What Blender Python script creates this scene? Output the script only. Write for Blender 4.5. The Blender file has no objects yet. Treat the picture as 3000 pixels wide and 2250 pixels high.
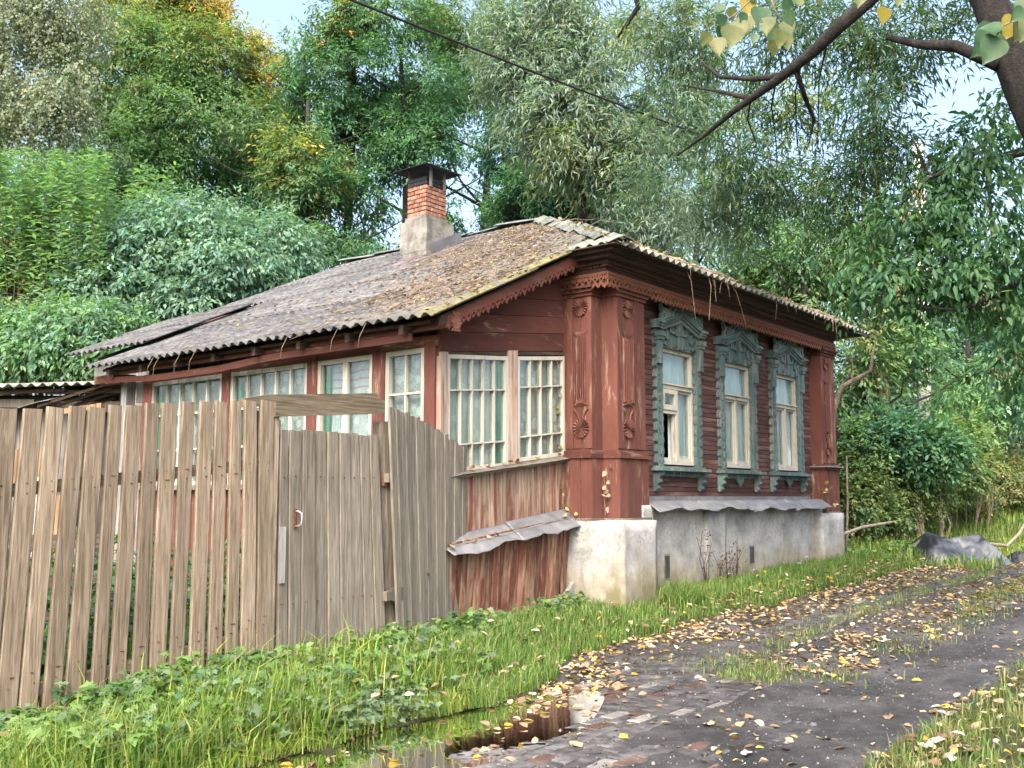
import bpy, bmesh, math, random
import numpy as np
from mathutils import Vector, Matrix, noise

# ------------------------------------------------------------------ camera, sky, sun, exposure
scene = bpy.context.scene
col = scene.collection
R = math.radians
cam_d = bpy.data.cameras.new('camera'); cam = bpy.data.objects.new('camera', cam_d); col.objects.link(cam)
cam_d.sensor_width = 36; cam_d.lens = 34.8; cam_d.clip_start = 0.05; cam_d.clip_end = 3000
cam.location = (0, 0, 1.45); cam.rotation_euler = (R(90) + math.atan(332 / 2900), 0, 0)
scene.camera = cam
SUN_AZ, SUN_EL = 196.0, 48.0          # compass bearing (clockwise from +Y) the light comes from, height above the horizon
world = bpy.data.worlds.new('World'); scene.world = world; world.use_nodes = True
wn = world.node_tree; wn.nodes.clear()
sky = wn.nodes.new('ShaderNodeTexSky'); sky.sky_type = 'NISHITA'; sky.sun_disc = False
sky.sun_elevation = R(SUN_EL); sky.sun_rotation = R(SUN_AZ); sky.air_density = 1.0; sky.dust_density = 8.0; sky.ozone_density = 1.0
bg = wn.nodes.new('ShaderNodeBackground'); bg.inputs[1].default_value = 0.15
wo = wn.nodes.new('ShaderNodeOutputWorld')
wn.links.new(sky.outputs[0], bg.inputs[0]); wn.links.new(bg.outputs[0], wo.inputs[0])
sun_d = bpy.data.lights.new('sun', 'SUN'); sun_d.energy = 0.6; sun_d.angle = R(50); sun_d.color = (1.0, 0.97, 0.93)
sun = bpy.data.objects.new('sun', sun_d); col.objects.link(sun)
_s = Vector((math.sin(R(SUN_AZ)) * math.cos(R(SUN_EL)), math.cos(R(SUN_AZ)) * math.cos(R(SUN_EL)), math.sin(R(SUN_EL))))
sun.rotation_euler = _s.to_track_quat('Z', 'Y').to_euler()
sun.location = (-20, -20, 40)
vs = scene.view_settings
vs.view_transform = 'Standard'; vs.look = 'None'; vs.exposure = 2.1; vs.gamma = 1.0; vs.use_curve_mapping = False
scene.render.engine = 'CYCLES'
cy = scene.cycles
cy.use_denoising = True; cy.max_bounces = 8; cy.diffuse_bounces = 4; cy.glossy_bounces = 3; cy.transmission_bounces = 5; cy.transparent_max_bounces = 10
cy.sample_clamp_indirect = 6.0

# ------------------------------------------------------------------ frames and helpers
HA = R(51.3)                              # the house's long axis in plan
HO = Vector((1.0366, 11.3, 0.0))          # the front corner of its wall
UX = Vector((math.cos(HA), math.sin(HA), 0)); VX = Vector((-math.sin(HA), math.cos(HA), 0))
def L2W(u, v, z=0.0):
    return HO + UX * u + VX * v + Vector((0, 0, z))
def W2L(x, y):
    d = Vector((x, y, 0)) - HO
    return d.dot(UX), d.dot(VX)
_T = math.atan(332 / 2900)
_fw = Vector((0, math.cos(_T), math.sin(_T))); _up = Vector((0, -math.sin(_T), math.cos(_T)))
def at(px, py, Y):
    """a point at distance Y ahead that the picture shows at px,py (3000 x 2250 scale)"""
    d = _fw + Vector((1, 0, 0)) * ((px - 1500) / 2900) - _up * ((py - 1125) / 2900)
    return Vector((0, 0, 1.45)) + d * (Y / d.y)

def sstep(a, b, x):
    t = min(1.0, max(0.0, (x - a) / (b - a))); return t * t * (3 - 2 * t)
def road_edge(u):
    """v of the road's left border"""
    w = .06 * math.sin(u * 2.3) + .045 * math.sin(u * 5.1 + 1) + .03 * math.sin(u * 11.7)
    return -1.65 + 0.6 * sstep(-4.2, -1.6, u) - 0.25 * sstep(0, 6, u) - 0.05 * max(0, u - 8) + w
def road_base(u):
    return 0.03 * min(max(u + 3, 0), 19) - 0.008 * max(0, -u - 5)
def dip(u, v):
    """the hollow that holds the puddle"""
    a = (u + 5.3) / 1.95; b = (v + 1.98) / 0.48
    return 0.072 * math.exp(-(a * a) ** 2 - b * b)
def hill(x, y):
    """the bank behind the house and to the right"""
    h = 0.17 * max(0, y - 20.5) - 0.12 * max(0, y - 36) - 0.05 * max(0, y - 60)
    return min(h, 4.0) * sstep(-40, -4, x)
def gz(u, v):
    """height of the ground in house coordinates"""
    P = L2W(u, v)
    e = road_edge(u)
    z = road_base(u) + 0.17 * sstep(e - 0.02, e + 0.75, v) + 0.06 * sstep(-4.15, -5.2, v)
    z -= 0.1 * sstep(-2.8, -5, u) * sstep(e, e + 0.9, v)
    z += hill(P.x, P.y)
    z += 0.02 * noise.noise(Vector((u * 1.3, v * 1.3, 3.1)))
    return z
def gzw(x, y):
    u, v = W2L(x, y); return gz(u, v)

def setp(o, label=None, cat=None, group=None, kind=None):
    if label: o['label'] = label
    if cat: o['category'] = cat
    if group: o['group'] = group
    if kind: o['kind'] = kind
    return o
def empty(name, loc=(0, 0, 0), rz=0.0, label=None, cat=None, group=None):
    o = bpy.data.objects.new(name, None); o.empty_display_size = 0.2
    o.location = loc; o.rotation_euler = (0, 0, rz); col.objects.link(o)
    return setp(o, label, cat, group)
def link(name, me, mat=None, parent=None, loc=None, rot=None, **kw):
    if mat is not None and not me.materials: me.materials.append(mat)
    o = bpy.data.objects.new(name, me); col.objects.link(o)
    if parent is not None: o.parent = parent
    if loc is not None: o.location = loc
    if rot is not None: o.rotation_euler = rot
    return setp(o, **kw)

ID = lambda a, b, c: (a, b, c)
class MB:
    """collects geometry for one mesh; every adder takes points through the map f"""
    def __init__(s, f=ID): s.v = []; s.q = []; s.f = f; s.mi = []; s.cur = 0
    def pt(s, a, b, c): s.v.append(tuple(s.f(a, b, c))); return len(s.v) - 1
    def face(s, *i): s.q.append(i); s.mi.append(s.cur)
    def box(s, a0, a1, b0, b1, c0, c1):
        k = [s.pt(a, b, c) for c in (c0, c1) for b in (b0, b1) for a in (a0, a1)]
        for t in ((0, 2, 3, 1), (4, 5, 7, 6), (0, 1, 5, 4), (2, 6, 7, 3), (0, 4, 6, 2), (1, 3, 7, 5)): s.face(*[k[i] for i in t])
        return s
    def prism(s, poly, c0, c1):
        n = len(poly)
        lo = [s.pt(a, b, c0) for a, b in poly]; hi = [s.pt(a, b, c1) for a, b in poly]
        s.face(*lo[::-1]); s.face(*hi)
        for i in range(n):
            j = (i + 1) % n; s.face(lo[i], lo[j], hi[j], hi[i])
        return s
    def extrude(s, prof, a0, a1):
        """profile (b, c) swept along a"""
        n = len(prof)
        lo = [s.pt(a0, b, c) for b, c in prof]; hi = [s.pt(a1, b, c) for b, c in prof]
        s.face(*lo); s.face(*hi[::-1])
        for i in range(n):
            j = (i + 1) % n; s.face(lo[i], hi[i], hi[j], lo[j])
        return s
    def quadgrid(s, fn, nu, nv):
        ids = [[s.pt(*fn(i / nu, j / nv)) for i in range(nu + 1)] for j in range(nv + 1)]
        for j in range(nv):
            for i in range(nu): s.face(ids[j][i], ids[j][i + 1], ids[j + 1][i + 1], ids[j + 1][i])
        return s
    def tube(s, pts, rad, seg=6, cap=True):
        pts = [Vector(p) for p in pts]
        if not hasattr(rad, '__len__'): rad = [rad] * len(pts)
        rings = []; ref = None
        for i, p in enumerate(pts):
            d = (pts[min(i + 1, len(pts) - 1)] - pts[max(i - 1, 0)])
            d = d.normalized() if d.length > 1e-9 else Vector((0, 0, 1))
            if ref is None: ref = d.orthogonal().normalized()
            ref = (ref - d * ref.dot(d)); ref = ref.normalized() if ref.length > 1e-6 else d.orthogonal().normalized()
            bi = d.cross(ref)
            rings.append([s.pt(*(p + (ref * math.cos(2 * math.pi * k / seg) + bi * math.sin(2 * math.pi * k / seg)) * rad[i])) for k in range(seg)])
        for i in range(len(rings) - 1):
            for k in range(seg):
                m = (k + 1) % seg; s.face(rings[i][k], rings[i][m], rings[i + 1][m], rings[i + 1][k])
        if cap: s.face(*rings[0][::-1]); s.face(*rings[-1])
        return s
    def mask(s, fn, a0, a1, b0, b1, step, c0, c1):
        """cut-out board: keeps the cells where fn(a, b) is true"""
        na = max(1, int(round((a1 - a0) / step))); nb = max(1, int(round((b1 - b0) / step)))
        da = (a1 - a0) / na; db = (b1 - b0) / nb
        K = [[bool(fn(a0 + (i + .5) * da, b0 + (j + .5) * db)) for i in range(na)] for j in range(nb)]
        cache = {}
        def vid(i, j, k):
            q = cache.get((i, j, k))
            if q is None: q = cache[(i, j, k)] = s.pt(a0 + i * da, b0 + j * db, c1 if k else c0)
            return q
        for j in range(nb):
            for i in range(na):
                if not K[j][i]: continue
                s.face(vid(i, j, 1), vid(i + 1, j, 1), vid(i + 1, j + 1, 1), vid(i, j + 1, 1))
                for di, dj, e in ((-1, 0, ((0, 1), (0, 0))), (1, 0, ((1, 0), (1, 1))), (0, -1, ((0, 0), (1, 0))), (0, 1, ((1, 1), (0, 1)))):
                    x, y = i + di, j + dj
                    if 0 <= x < na and 0 <= y < nb and K[y][x]: continue
                    (p, q), (r, t) = e
                    s.face(vid(i + p, j + q, 0), vid(i + r, j + t, 0), vid(i + r, j + t, 1), vid(i + p, j + q, 1))
        return s
    def mesh(s, name, mats=None, smooth=False):
        me = bpy.data.meshes.new(name); me.from_pydata(s.v, [], s.q); me.validate()
        for m in (mats or []): me.materials.append(m)
        if mats and len(mats) > 1: me.polygons.foreach_set('material_index', s.mi[:len(me.polygons)])
        if smooth: me.polygons.foreach_set('use_smooth', [True] * len(me.polygons))
        bm = bmesh.new(); bm.from_mesh(me); bmesh.ops.recalc_face_normals(bm, faces=bm.faces); bm.to_mesh(me); bm.free()
        me.update(); return me
    def build(s, name, mat, parent=None, smooth=False, **kw):
        return link(name, s.mesh(name, mat if isinstance(mat, (list, tuple)) else [mat], smooth), None, parent, **kw)

def npmesh(name, V, F, colors=None, mat=None):
    """mesh from numpy arrays: V (n,3), F (m,k); colours per vertex"""
    me = bpy.data.meshes.new(name); n, m, k = len(V), len(F), F.shape[1]
    me.vertices.add(n); me.vertices.foreach_set('co', np.ascontiguousarray(V, np.float32).ravel())
    me.loops.add(m * k); me.loops.foreach_set('vertex_index', np.ascontiguousarray(F, np.int32).ravel())
    me.polygons.add(m); me.polygons.foreach_set('loop_start', np.arange(0, m * k, k, dtype=np.int32))
    try: me.polygons.foreach_set('loop_total', np.full(m, k, np.int32))
    except Exception: pass
    me.update(calc_edges=True)
    if colors is not None:
        a = me.color_attributes.new('Col', 'FLOAT_COLOR', 'POINT')
        c = np.ones((n, 4), np.float32); c[:, :3] = colors
        a.data.foreach_set('color', c.ravel())
    if mat: me.materials.append(mat)
    return me

# ------------------------------------------------------------------ materials
ALB = .80      # all paints and stones share this reflectance scale
class NT:
    def __init__(s, name):
        s.m = bpy.data.materials.new(name); s.m.use_nodes = True; s.t = s.m.node_tree; s.t.nodes.clear()
        s.out = s.t.nodes.new('ShaderNodeOutputMaterial')
    def n(s, typ, ins=None, **kw):
        d = s.t.nodes.new('ShaderNode' + typ)
        for k, v in kw.items(): setattr(d, k, v)
        for k, v in (ins or {}).items(): s.set(d.inputs[k], v)
        return d
    def set(s, sock, v):
        if isinstance(v, bpy.types.NodeSocket): s.t.links.new(v, sock)
        elif isinstance(v, bpy.types.Node): s.t.links.new(v.outputs[0], sock)
        elif isinstance(v, (tuple, list)) and len(v) == 3 and sock.type == 'RGBA': sock.default_value = (*v, 1)
        else: sock.default_value = v
    def coord(s, rnd=True, scale=(1, 1, 1)):
        tc = s.n('TexCoord').outputs['Object']
        if rnd:
            oi = s.n('ObjectInfo').outputs['Random']
            mu = s.n('Math', {0: oi, 1: 57.0}, operation='MULTIPLY')
            cb = s.n('CombineXYZ', {0: mu.outputs[0], 1: mu.outputs[0], 2: mu.outputs[0]})
            tc = s.n('VectorMath', {0: tc, 1: cb.outputs[0]}, operation='ADD').outputs[0]
        return s.n('Mapping', {'Vector': tc, 'Scale': scale}).outputs[0]
    def noise(s, vec, scale, detail=5, rough=.6, dist=0.0):
        return s.n('TexNoise', {'Vector': vec, 'Scale': scale, 'Detail': detail, 'Roughness': rough, 'Distortion': dist}).outputs[0]
    def ramp(s, fac, stops):
        r = s.n('ValToRGB', {0: fac}); e = r.color_ramp.elements
        while len(e) < len(stops): e.new(0.5)
        for i, (p, c) in enumerate(stops):
            e[i].position = p; e[i].color = (*c, 1) if hasattr(c, '__len__') else (c, c, c, 1)
        return r.outputs[0]
    def mix(s, f, a, b, mode='MIX'):
        d = s.n('Mix', None, data_type='RGBA', blend_type=mode)
        s.set(d.inputs[0], f); s.set(d.inputs[6], a); s.set(d.inputs[7], b)
        return d.outputs[2]
    def math(s, op, a, b=0.0):
        return s.n('Math', {0: a, 1: b}, operation=op).outputs[0]
    def objvar(s, c, lo=.82, hi=1.18, sat=0.0):
        oi = s.n('ObjectInfo').outputs['Random']
        mr = s.n('MapRange', {0: oi, 3: lo, 4: hi}).outputs[0]
        return s.n('HueSaturation', {'Value': mr, 'Color': c}).outputs[0]
    def bsdf(s, color, rough=.85, bump=None, bstr=.4, bdist=.01, spec=.3, **ins):
        color = s.mix(1.0, color, (ALB, ALB, ALB), 'MULTIPLY')
        b = s.n('BsdfPrincipled', {'Base Color': color, 'Roughness': rough, 'Specular IOR Level': spec, **ins})
        if bump is not None:
            bp = s.n('Bump', {'Strength': bstr, 'Distance': bdist, 'Height': bump}); s.set(b.inputs['Normal'], bp.outputs[0])
        s.t.links.new(b.outputs[0], s.out.inputs[0]); return s.m

AX = {'x': (.05, 1, 1), 'y': (1, .05, 1), 'z': (1, 1, .05)}
def wood(name, stops, axis='z', fine=45, paint=None, peel=(.45, .55), rough=.9, var=(.8, 1.15), bstr=.5, blotch=.35):
    """weathered boards: grain along the axis; optional old paint worn through to the wood"""
    k = NT(name); st = AX[axis]
    v = k.coord(True, st)
    g = k.noise(v, fine, 7, .65, .8)
    c = k.ramp(g, [(.37 + .26 * i / (len(stops) - 1), s_) for i, s_ in enumerate(stops)])
    # knots and wavy figure
    w = k.n('TexWave', {'Vector': v, 'Scale': fine * .22, 'Distortion': 9, 'Detail': 3, 'Detail Scale': 1.2}, bands_direction='DIAGONAL').outputs['Fac']
    c = k.mix(.22, c, k.ramp(w, [(0, stops[0]), (1, stops[-1])]))
    if paint:
        pn = k.noise(k.coord(True, tuple(.35 if q > .5 else .06 for q in st)), 22, 6, .7, .3)
        pc = k.mix(k.noise(v, fine * .5, 4), paint[0], paint[1])
        pm = k.ramp(pn, [(peel[0], 0.0), (peel[1], 1.0)])
        c = k.mix(pm, c, pc)
    b = k.noise(k.coord(True, tuple(.6 if q > .5 else .25 for q in st)), 3.0, 4)
    c = k.mix(blotch, c, k.ramp(b, [(.36, (.35, .34, .33)), (.58, (1, 1, 1))]), 'MULTIPLY')
    c = k.objvar(c, *var)
    return k.bsdf(c, rough, g, bstr, .006, .25)
def blotch(name, stops, scale=4, detail=8, rough=.9, stretch=(1, 1, 1), bstr=.4, bscale=60, bdist=.01, var=None, rnd=True, spec=.3, metal=0.0):
    k = NT(name)
    v = k.coord(rnd, stretch)
    c = k.ramp(k.noise(v, scale, detail, .65, .3), [(.5 + (p_ - .5) * .62, q_) for p_, q_ in stops])
    if var: c = k.objvar(c, *var)
    return k.bsdf(c, rough, k.noise(k.coord(rnd), bscale, 5, .7), bstr, bdist, spec, Metallic=metal)
def leafmat(name, trans=.35, rough=.5, spec=.4):
    k = NT(name)
    a = k.n('Attribute', attribute_name='Col').outputs['Color']
    p = k.n('BsdfPrincipled', {'Base Color': a, 'Roughness': rough, 'Specular IOR Level': spec})
    t = k.n('BsdfTranslucent', {'Color': k.mix(1.0, a, (1.15, 1.25, .6), 'MULTIPLY')})
    x = k.n('MixShader', {0: trans, 1: p.outputs[0], 2: t.outputs[0]})
    k.t.links.new(x.outputs[0], k.out.inputs[0]); return k.m
MAT = {}
GREYW = [(.10, .085, .065), (.24, .205, .155), (.36, .31, .235)]
M = MAT
M['picket'] = wood('picket wood', [(.155, .118, .08), (.275, .216, .152), (.375, .312, .238)], 'z', 60, var=(.74, 1.2), blotch=.3, bstr=.8)
M['gatewood'] = wood('gate wood', [(.135, .118, .095), (.225, .20, .162), (.295, .27, .222)], 'z', 55, var=(.82, 1.14), bstr=.8)
M['beam'] = wood('beam wood', [(.085, .07, .045), (.17, .14, .095), (.25, .21, .15)], 'x', 50, var=(.85, 1.1))
M['postwood'] = wood('post wood', [(.05, .045, .035), (.11, .095, .075), (.17, .15, .12)], 'z', 40)
M['greywood'] = wood('grey wood', [(.13, .13, .12), (.24, .24, .23), (.36, .36, .35)], 'z', 40)
M['greywood_x'] = wood('grey wood sill', [(.10, .085, .07), (.20, .17, .14), (.30, .26, .22)], 'x', 40)
RED = ((.122, .043, .034), (.165, .068, .053)); BARE = [(.16, .10, .07), (.33, .24, .17), (.45, .36, .28)]
M['red_x'] = wood('red board', BARE, 'x', 40, ((.105, .036, .029), (.15, .058, .045)), (.30, .42), blotch=.5)
M['red_y'] = wood('red board long side', BARE, 'y', 40, RED, (.30, .42))
M['red_z'] = wood('red upright board', BARE, 'z', 48, RED, (.31, .45), blotch=.5, bstr=.8)
M['red_worn'] = wood('worn red upright board', BARE, 'z', 40, ((.16, .058, .042), (.20, .08, .06)), (.46, .60), blotch=.3)
M['red_dark'] = wood('faded red lower board', [(.17, .09, .06), (.33, .2, .13), (.43, .3, .21)], 'z', 35, ((.185, .07, .046), (.14, .052, .037)), (.44, .56), blotch=.55, var=(.7, 1.25))
M['pale_post'] = wood('pale peeled post', [(.2, .13, .1), (.42, .34, .27), (.5, .43, .36)], 'z', 35, ((.33, .16, .12), (.45, .35, .29)), (.5, .6))
M['maroon'] = wood('maroon siding', [(.09, .05, .045), (.2, .12, .1), (.28, .18, .15)], 'x', 45, ((.070, .033, .031), (.105, .052, .047)), (.34, .52), var=(.75, 1.2), bstr=.7)
M['cornice'] = wood('dark red cornice', [(.05, .028, .02), (.12, .06, .045), (.18, .1, .07)], 'x', 40, ((.16, .05, .035), (.09, .03, .024)), (.36, .52))
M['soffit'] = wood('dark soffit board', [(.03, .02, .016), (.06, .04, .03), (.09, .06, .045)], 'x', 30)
M['lace'] = wood('red carved lace', [(.2, .1, .07), (.28, .14, .1), (.3, .18, .13)], 'x', 30, ((.22, .085, .055), (.27, .115, .075)), (.25, .4))
M['teal'] = wood('teal carved wood', [(.10, .11, .105), (.20, .225, .215), (.30, .33, .32)], 'z', 30, ((.078, .140, .140), (.115, .185, .18)), (.40, .54), bstr=.6, blotch=.45)
M['whitewood'] = wood('white window wood', [(.3, .27, .22), (.45, .42, .36), (.55, .52, .46)], 'z', 35, ((.46, .45, .38), (.54, .53, .47)), (.40, .50), blotch=.15)
M['greywhite'] = wood('worn white glazing bar', [(.22, .2, .17), (.36, .34, .3), (.45, .43, .39)], 'z', 35, ((.5, .5, .45), (.6, .6, .55)), (.42, .55), blotch=.2)
M['green'] = blotch('green painted inner frame', [(.3, (.07, .24, .15)), (.7, (.11, .32, .21))], 6, rough=.6, bstr=.1)
def roofmat():
    k = NT('asbestos sheet'); v = k.coord(True)
    c = k.ramp(k.noise(k.coord(True, (1, .25, 1)), 9, 8, .7), [(.37, (.05, .052, .057)), (.5, (.105, .108, .115)), (.63, (.175, .177, .182))])
    sp = k.ramp(k.noise(v, 70, 4, .7), [(.55, 0.0), (.68, 1.0)])
    c = k.mix(k.math('MULTIPLY', sp, .35), c, (.27, .27, .26))
    ms = k.ramp(k.noise(k.coord(True, (1, .5, 1)), 2.2, 8, .75), [(.56, 0.0), (.70, 1.0)])
    c = k.mix(k.math('MULTIPLY', ms, .55), c, (.17, .165, .075))
    return k.bsdf(k.objvar(c, .85, 1.12), .92, k.noise(v, 90, 5, .7), .35, .006, .2)
M['roof'] = roofmat()
def roofedge():
    k = NT('lichened asbestos edge'); v = k.coord(True)
    c = k.ramp(k.noise(v, 9, 8, .7), [(.3, (.07, .073, .07)), (.5, (.125, .128, .122)), (.72, (.20, .20, .185))])
    y = k.n('SeparateXYZ', {0: k.n('TexCoord').outputs['Object']}).outputs[1]
    e = k.math('SUBTRACT', k.math('MULTIPLY', k.noise(k.coord(False), 6, 8, .75), 1.1), k.math('MULTIPLY', y, .55))
    c = k.mix(k.ramp(e, [(.34, 0.0), (.50, .6)]), c, k.ramp(k.noise(v, 16, 5), [(.35, (.12, .12, .045)), (.55, (.26, .22, .06)), (.7, (.33, .31, .20))]))
    return k.bsdf(c, .95, k.noise(v, 60, 6, .8), .6, .012, .15)
M['roof_edge'] = roofedge()
M['roof_old'] = blotch('mossy asbestos sheet', [(.3, (.15, .16, .13)), (.5, (.25, .26, .22)), (.7, (.33, .33, .29))], 6, stretch=(1, .3, 1), var=(.85, 1.1))
M['tin'] = blotch('galvanised tin', [(.3, (.13, .14, .15)), (.5, (.20, .21, .225)), (.7, (.27, .28, .295))], 3, rough=.55, stretch=(1, 1, .4), bstr=.15, spec=.5, metal=.25)
M['greentin'] = blotch('pale green painted tin', [(.3, (.085, .105, .088)), (.5, (.145, .165, .145)), (.7, (.24, .25, .235))], 4, rough=.6, bstr=.2)
M['purpletin'] = blotch('purplish rusty tin', [(.3, (.13, .10, .11)), (.6, (.20, .16, .18))], 5, rough=.65, bstr=.2)
M['blacktin'] = blotch('sooty black tin', [(.3, (.012, .013, .018)), (.7, (.035, .037, .045))], 6, rough=.6, bstr=.2)
def plaster():
    k = NT('whitewashed plaster'); v = k.coord(False)
    c = k.ramp(k.noise(v, 3.2, 9, .7), [(.36, (.22, .228, .228)), (.5, (.36, .37, .37)), (.62, (.46, .468, .462))])
    ch = k.ramp(k.noise(v, 20, 7, .8), [(.52, 0.0), (.57, 1.0)])
    c = k.mix(k.math('MULTIPLY', ch, .75), c, k.ramp(k.noise(v, 5, 4), [(.42, (.20, .195, .17)), (.58, (.34, .33, .29))]))
    # damp stain and moss reaching up from the soil with a ragged border
    z = k.n('SeparateXYZ', {0: k.n('TexCoord').outputs['Object']}).outputs[2]
    h = k.math('SUBTRACT', k.math('MULTIPLY', k.noise(k.coord(False, (1, 1, .35)), 2.6, 8, .7), 1.3), k.math('SUBTRACT', z, .14))
    c = k.mix(k.ramp(h, [(.02, 0.0), (.22, .85)]), c, k.ramp(k.noise(v, 7, 6), [(.40, (.25, .225, .17)), (.65, (.36, .335, .26))]))
    c = k.mix(k.ramp(k.math('SUBTRACT', h, .28), [(.02, 0.0), (.18, .85)]), c, (.17, .165, .085))
    return k.bsdf(c, .95, k.noise(v, 35, 8, .75), .5, .015, .15)
M['plaster'] = plaster()
M['cement'] = blotch('cement render', [(.3, (.13, .125, .11)), (.5, (.21, .205, .185)), (.7, (.29, .285, .265))], 5, bstr=.5, bscale=40, rnd=False)
M['brick'] = blotch('red brick', [(.3, (.22, .09, .06)), (.5, (.31, .15, .10)), (.72, (.40, .27, .21))], 9, bstr=.5, bscale=50, var=(.75, 1.2))
M['glass'] = None
def glass():
    k = NT('window glass')
    g = k.n('BsdfGlossy', {'Roughness': .03, 'Color': (.9, .95, 1)}); t = k.n('BsdfTransparent', {'Color': (.86, .91, .91)})
    bp = k.n('Bump', {'Strength': .12, 'Distance': .02, 'Height': k.noise(k.coord(True), 3, 2)}); k.set(g.inputs['Normal'], bp.outputs[0])
    ge = k.n('NewGeometry').outputs
    cs = k.math('ABSOLUTE', k.n('VectorMath', {0: ge['Normal'], 1: ge['Incoming']}, operation='DOT_PRODUCT').outputs['Value'])
    f2 = k.math('ADD', k.math('MULTIPLY', k.math('POWER', k.math('SUBTRACT', 1.0, cs), 5.0), .9), .09)
    k.t.links.new(k.n('MixShader', {0: f2, 1: t.outputs[0], 2: g.outputs[0]}).outputs[0], k.out.inputs[0]); return k.m
M['glass'] = glass()
def curtain(name, a, b, sc=1.0, stripes=False):
    """lace curtain: pale thread flowers on a thinner net"""
    k = NT(name); v = k.coord(False)
    w = k.n('TexVoronoi', {'Vector': v, 'Scale': 7.5 * sc}, feature='F1').outputs['Distance']
    w2 = k.n('TexVoronoi', {'Vector': v, 'Scale': 34 * sc}, feature='DISTANCE_TO_EDGE').outputs['Distance']
    f = k.math('ADD', k.ramp(w, [(.28, .75), (.42, .0)]), k.ramp(w2, [(.03, .45), (.12, 0.0)]))
    c = k.mix(k.math('MINIMUM', f, 1.0), b, a)
    if stripes:
        z = k.n('SeparateXYZ', {0: k.n('TexCoord').outputs['Object']}).outputs[2]
        zz = k.math('ADD', z, k.math('MULTIPLY', k.noise(v, 3, 2), .10))
        s_ = k.math('LESS_THAN', k.math('ABSOLUTE', k.math('SUBTRACT', k.math('FRACT', k.math('MULTIPLY', zz, 11.0)), .5)), .13)
        band = k.math('MULTIPLY', k.math('GREATER_THAN', z, 2.47), k.math('LESS_THAN', z, 2.82))
        c = k.mix(k.math('MULTIPLY', k.math('MULTIPLY', s_, band), .6), c, (.55, .22, .24))
    d = k.n('BsdfDiffuse', {'Color': c}); t = k.n('BsdfTranslucent', {'Color': c})
    k.t.links.new(k.n('MixShader', {0: .3, 1: d.outputs[0], 2: t.outputs[0]}).outputs[0], k.out.inputs[0]); return k.m
M['lacecurtain'] = curtain('white lace curtain', (.74, .76, .72), (.38, .42, .40))
M['lacedark'] = curtain('thin grey lace curtain', (.72, .74, .68), (.40, .43, .39))
M['lacemid'] = curtain('grey lace curtain', (.80, .82, .77), (.58, .62, .57))
M['stripecurtain'] = curtain('lace curtain with red stripes', (.80, .82, .82), (.55, .58, .60), 1, True)
M['bluecurtain'] = blotch('pale blue curtain', [(.3, (.42, .52, .55)), (.7, (.60, .69, .70))], 3, stretch=(6, 6, .4), bstr=.05)
M['interior'] = blotch('dim interior', [(.3, (.04, .04, .038)), (.7, (.07, .07, .065))], 3, bstr=.05)  # near-black: the darkness of unlit rooms is put into the colour
M['bark'] = blotch('bark', [(.3, (.035, .028, .022)), (.5, (.075, .06, .048)), (.7, (.13, .11, .09))], 8, stretch=(1, 1, .25), bstr=.9, bscale=25, bdist=.03)
M['bark_backlit'] = blotch('backlit bark', [(.3, (.010, .009, .009)), (.5, (.021, .019, .017)), (.7, (.04, .036, .032))], 10, stretch=(1, 1, .3), bstr=.9, bscale=30, bdist=.03)  # backlit darkness of trunks and limbs put into the bark colour
M['bark_pale'] = blotch('pale limb bark', [(.3, (.16, .13, .10)), (.6, (.30, .26, .21))], 8, stretch=(1, 1, .3), bstr=.6)
M['torn'] = wood('torn heartwood', [(.16, .09, .045), (.34, .22, .12), (.45, .33, .2)], 'z', 20, bstr=1.0)
M['twig'] = blotch('twig', [(.3, (.13, .10, .075)), (.7, (.27, .22, .17))], 9, bstr=.2)
M['cable'] = blotch('black cable', [(.3, (.012, .012, .014)), (.7, (.025, .025, .028))], 5, rough=.6, bstr=.1)
M['whitepole'] = blotch('whitewashed concrete', [(.3, (.45, .45, .43)), (.55, (.62, .62, .6)), (.7, (.7, .7, .68))], 6, bstr=.4, bscale=30)
M['rust'] = blotch('rusty iron', [(.3, (.09, .035, .02)), (.7, (.2, .09, .05))], 20, rough=.8, bstr=.4)
M['steel'] = blotch('worn steel', [(.3, (.4, .38, .34)), (.7, (.6, .57, .52))], 10, rough=.4, metal=.7, bstr=.1)
M['tarp'] = blotch('silver grey tarpaulin', [(.36, (.012, .014, .018)), (.44, (.045, .052, .063)), (.55, (.075, .085, .10)), (.66, (.14, .152, .168))], 1.1, rough=.38, bstr=.3, bscale=25, spec=.5)
M['leaf'] = leafmat('leaf', .46); M['leaf_thin'] = leafmat('thin leaf', .5); M['grass'] = leafmat('grass', .45, .6, .25)
M['deadleaf'] = leafmat('dead leaf', .2, .7, .25); M['grit'] = leafmat('grit', .0, .7, .3)
def soil():
    k = NT('soil and moss'); v = k.coord(False)
    c = k.ramp(k.noise(v, 2.5, 9, .7), [(.3, (.035, .03, .022)), (.5, (.06, .065, .03)), (.7, (.07, .10, .03))])
    return k.bsdf(c, .95, k.noise(v, 40, 6, .75), .7, .03, .15)
M['soil'] = soil()
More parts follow.
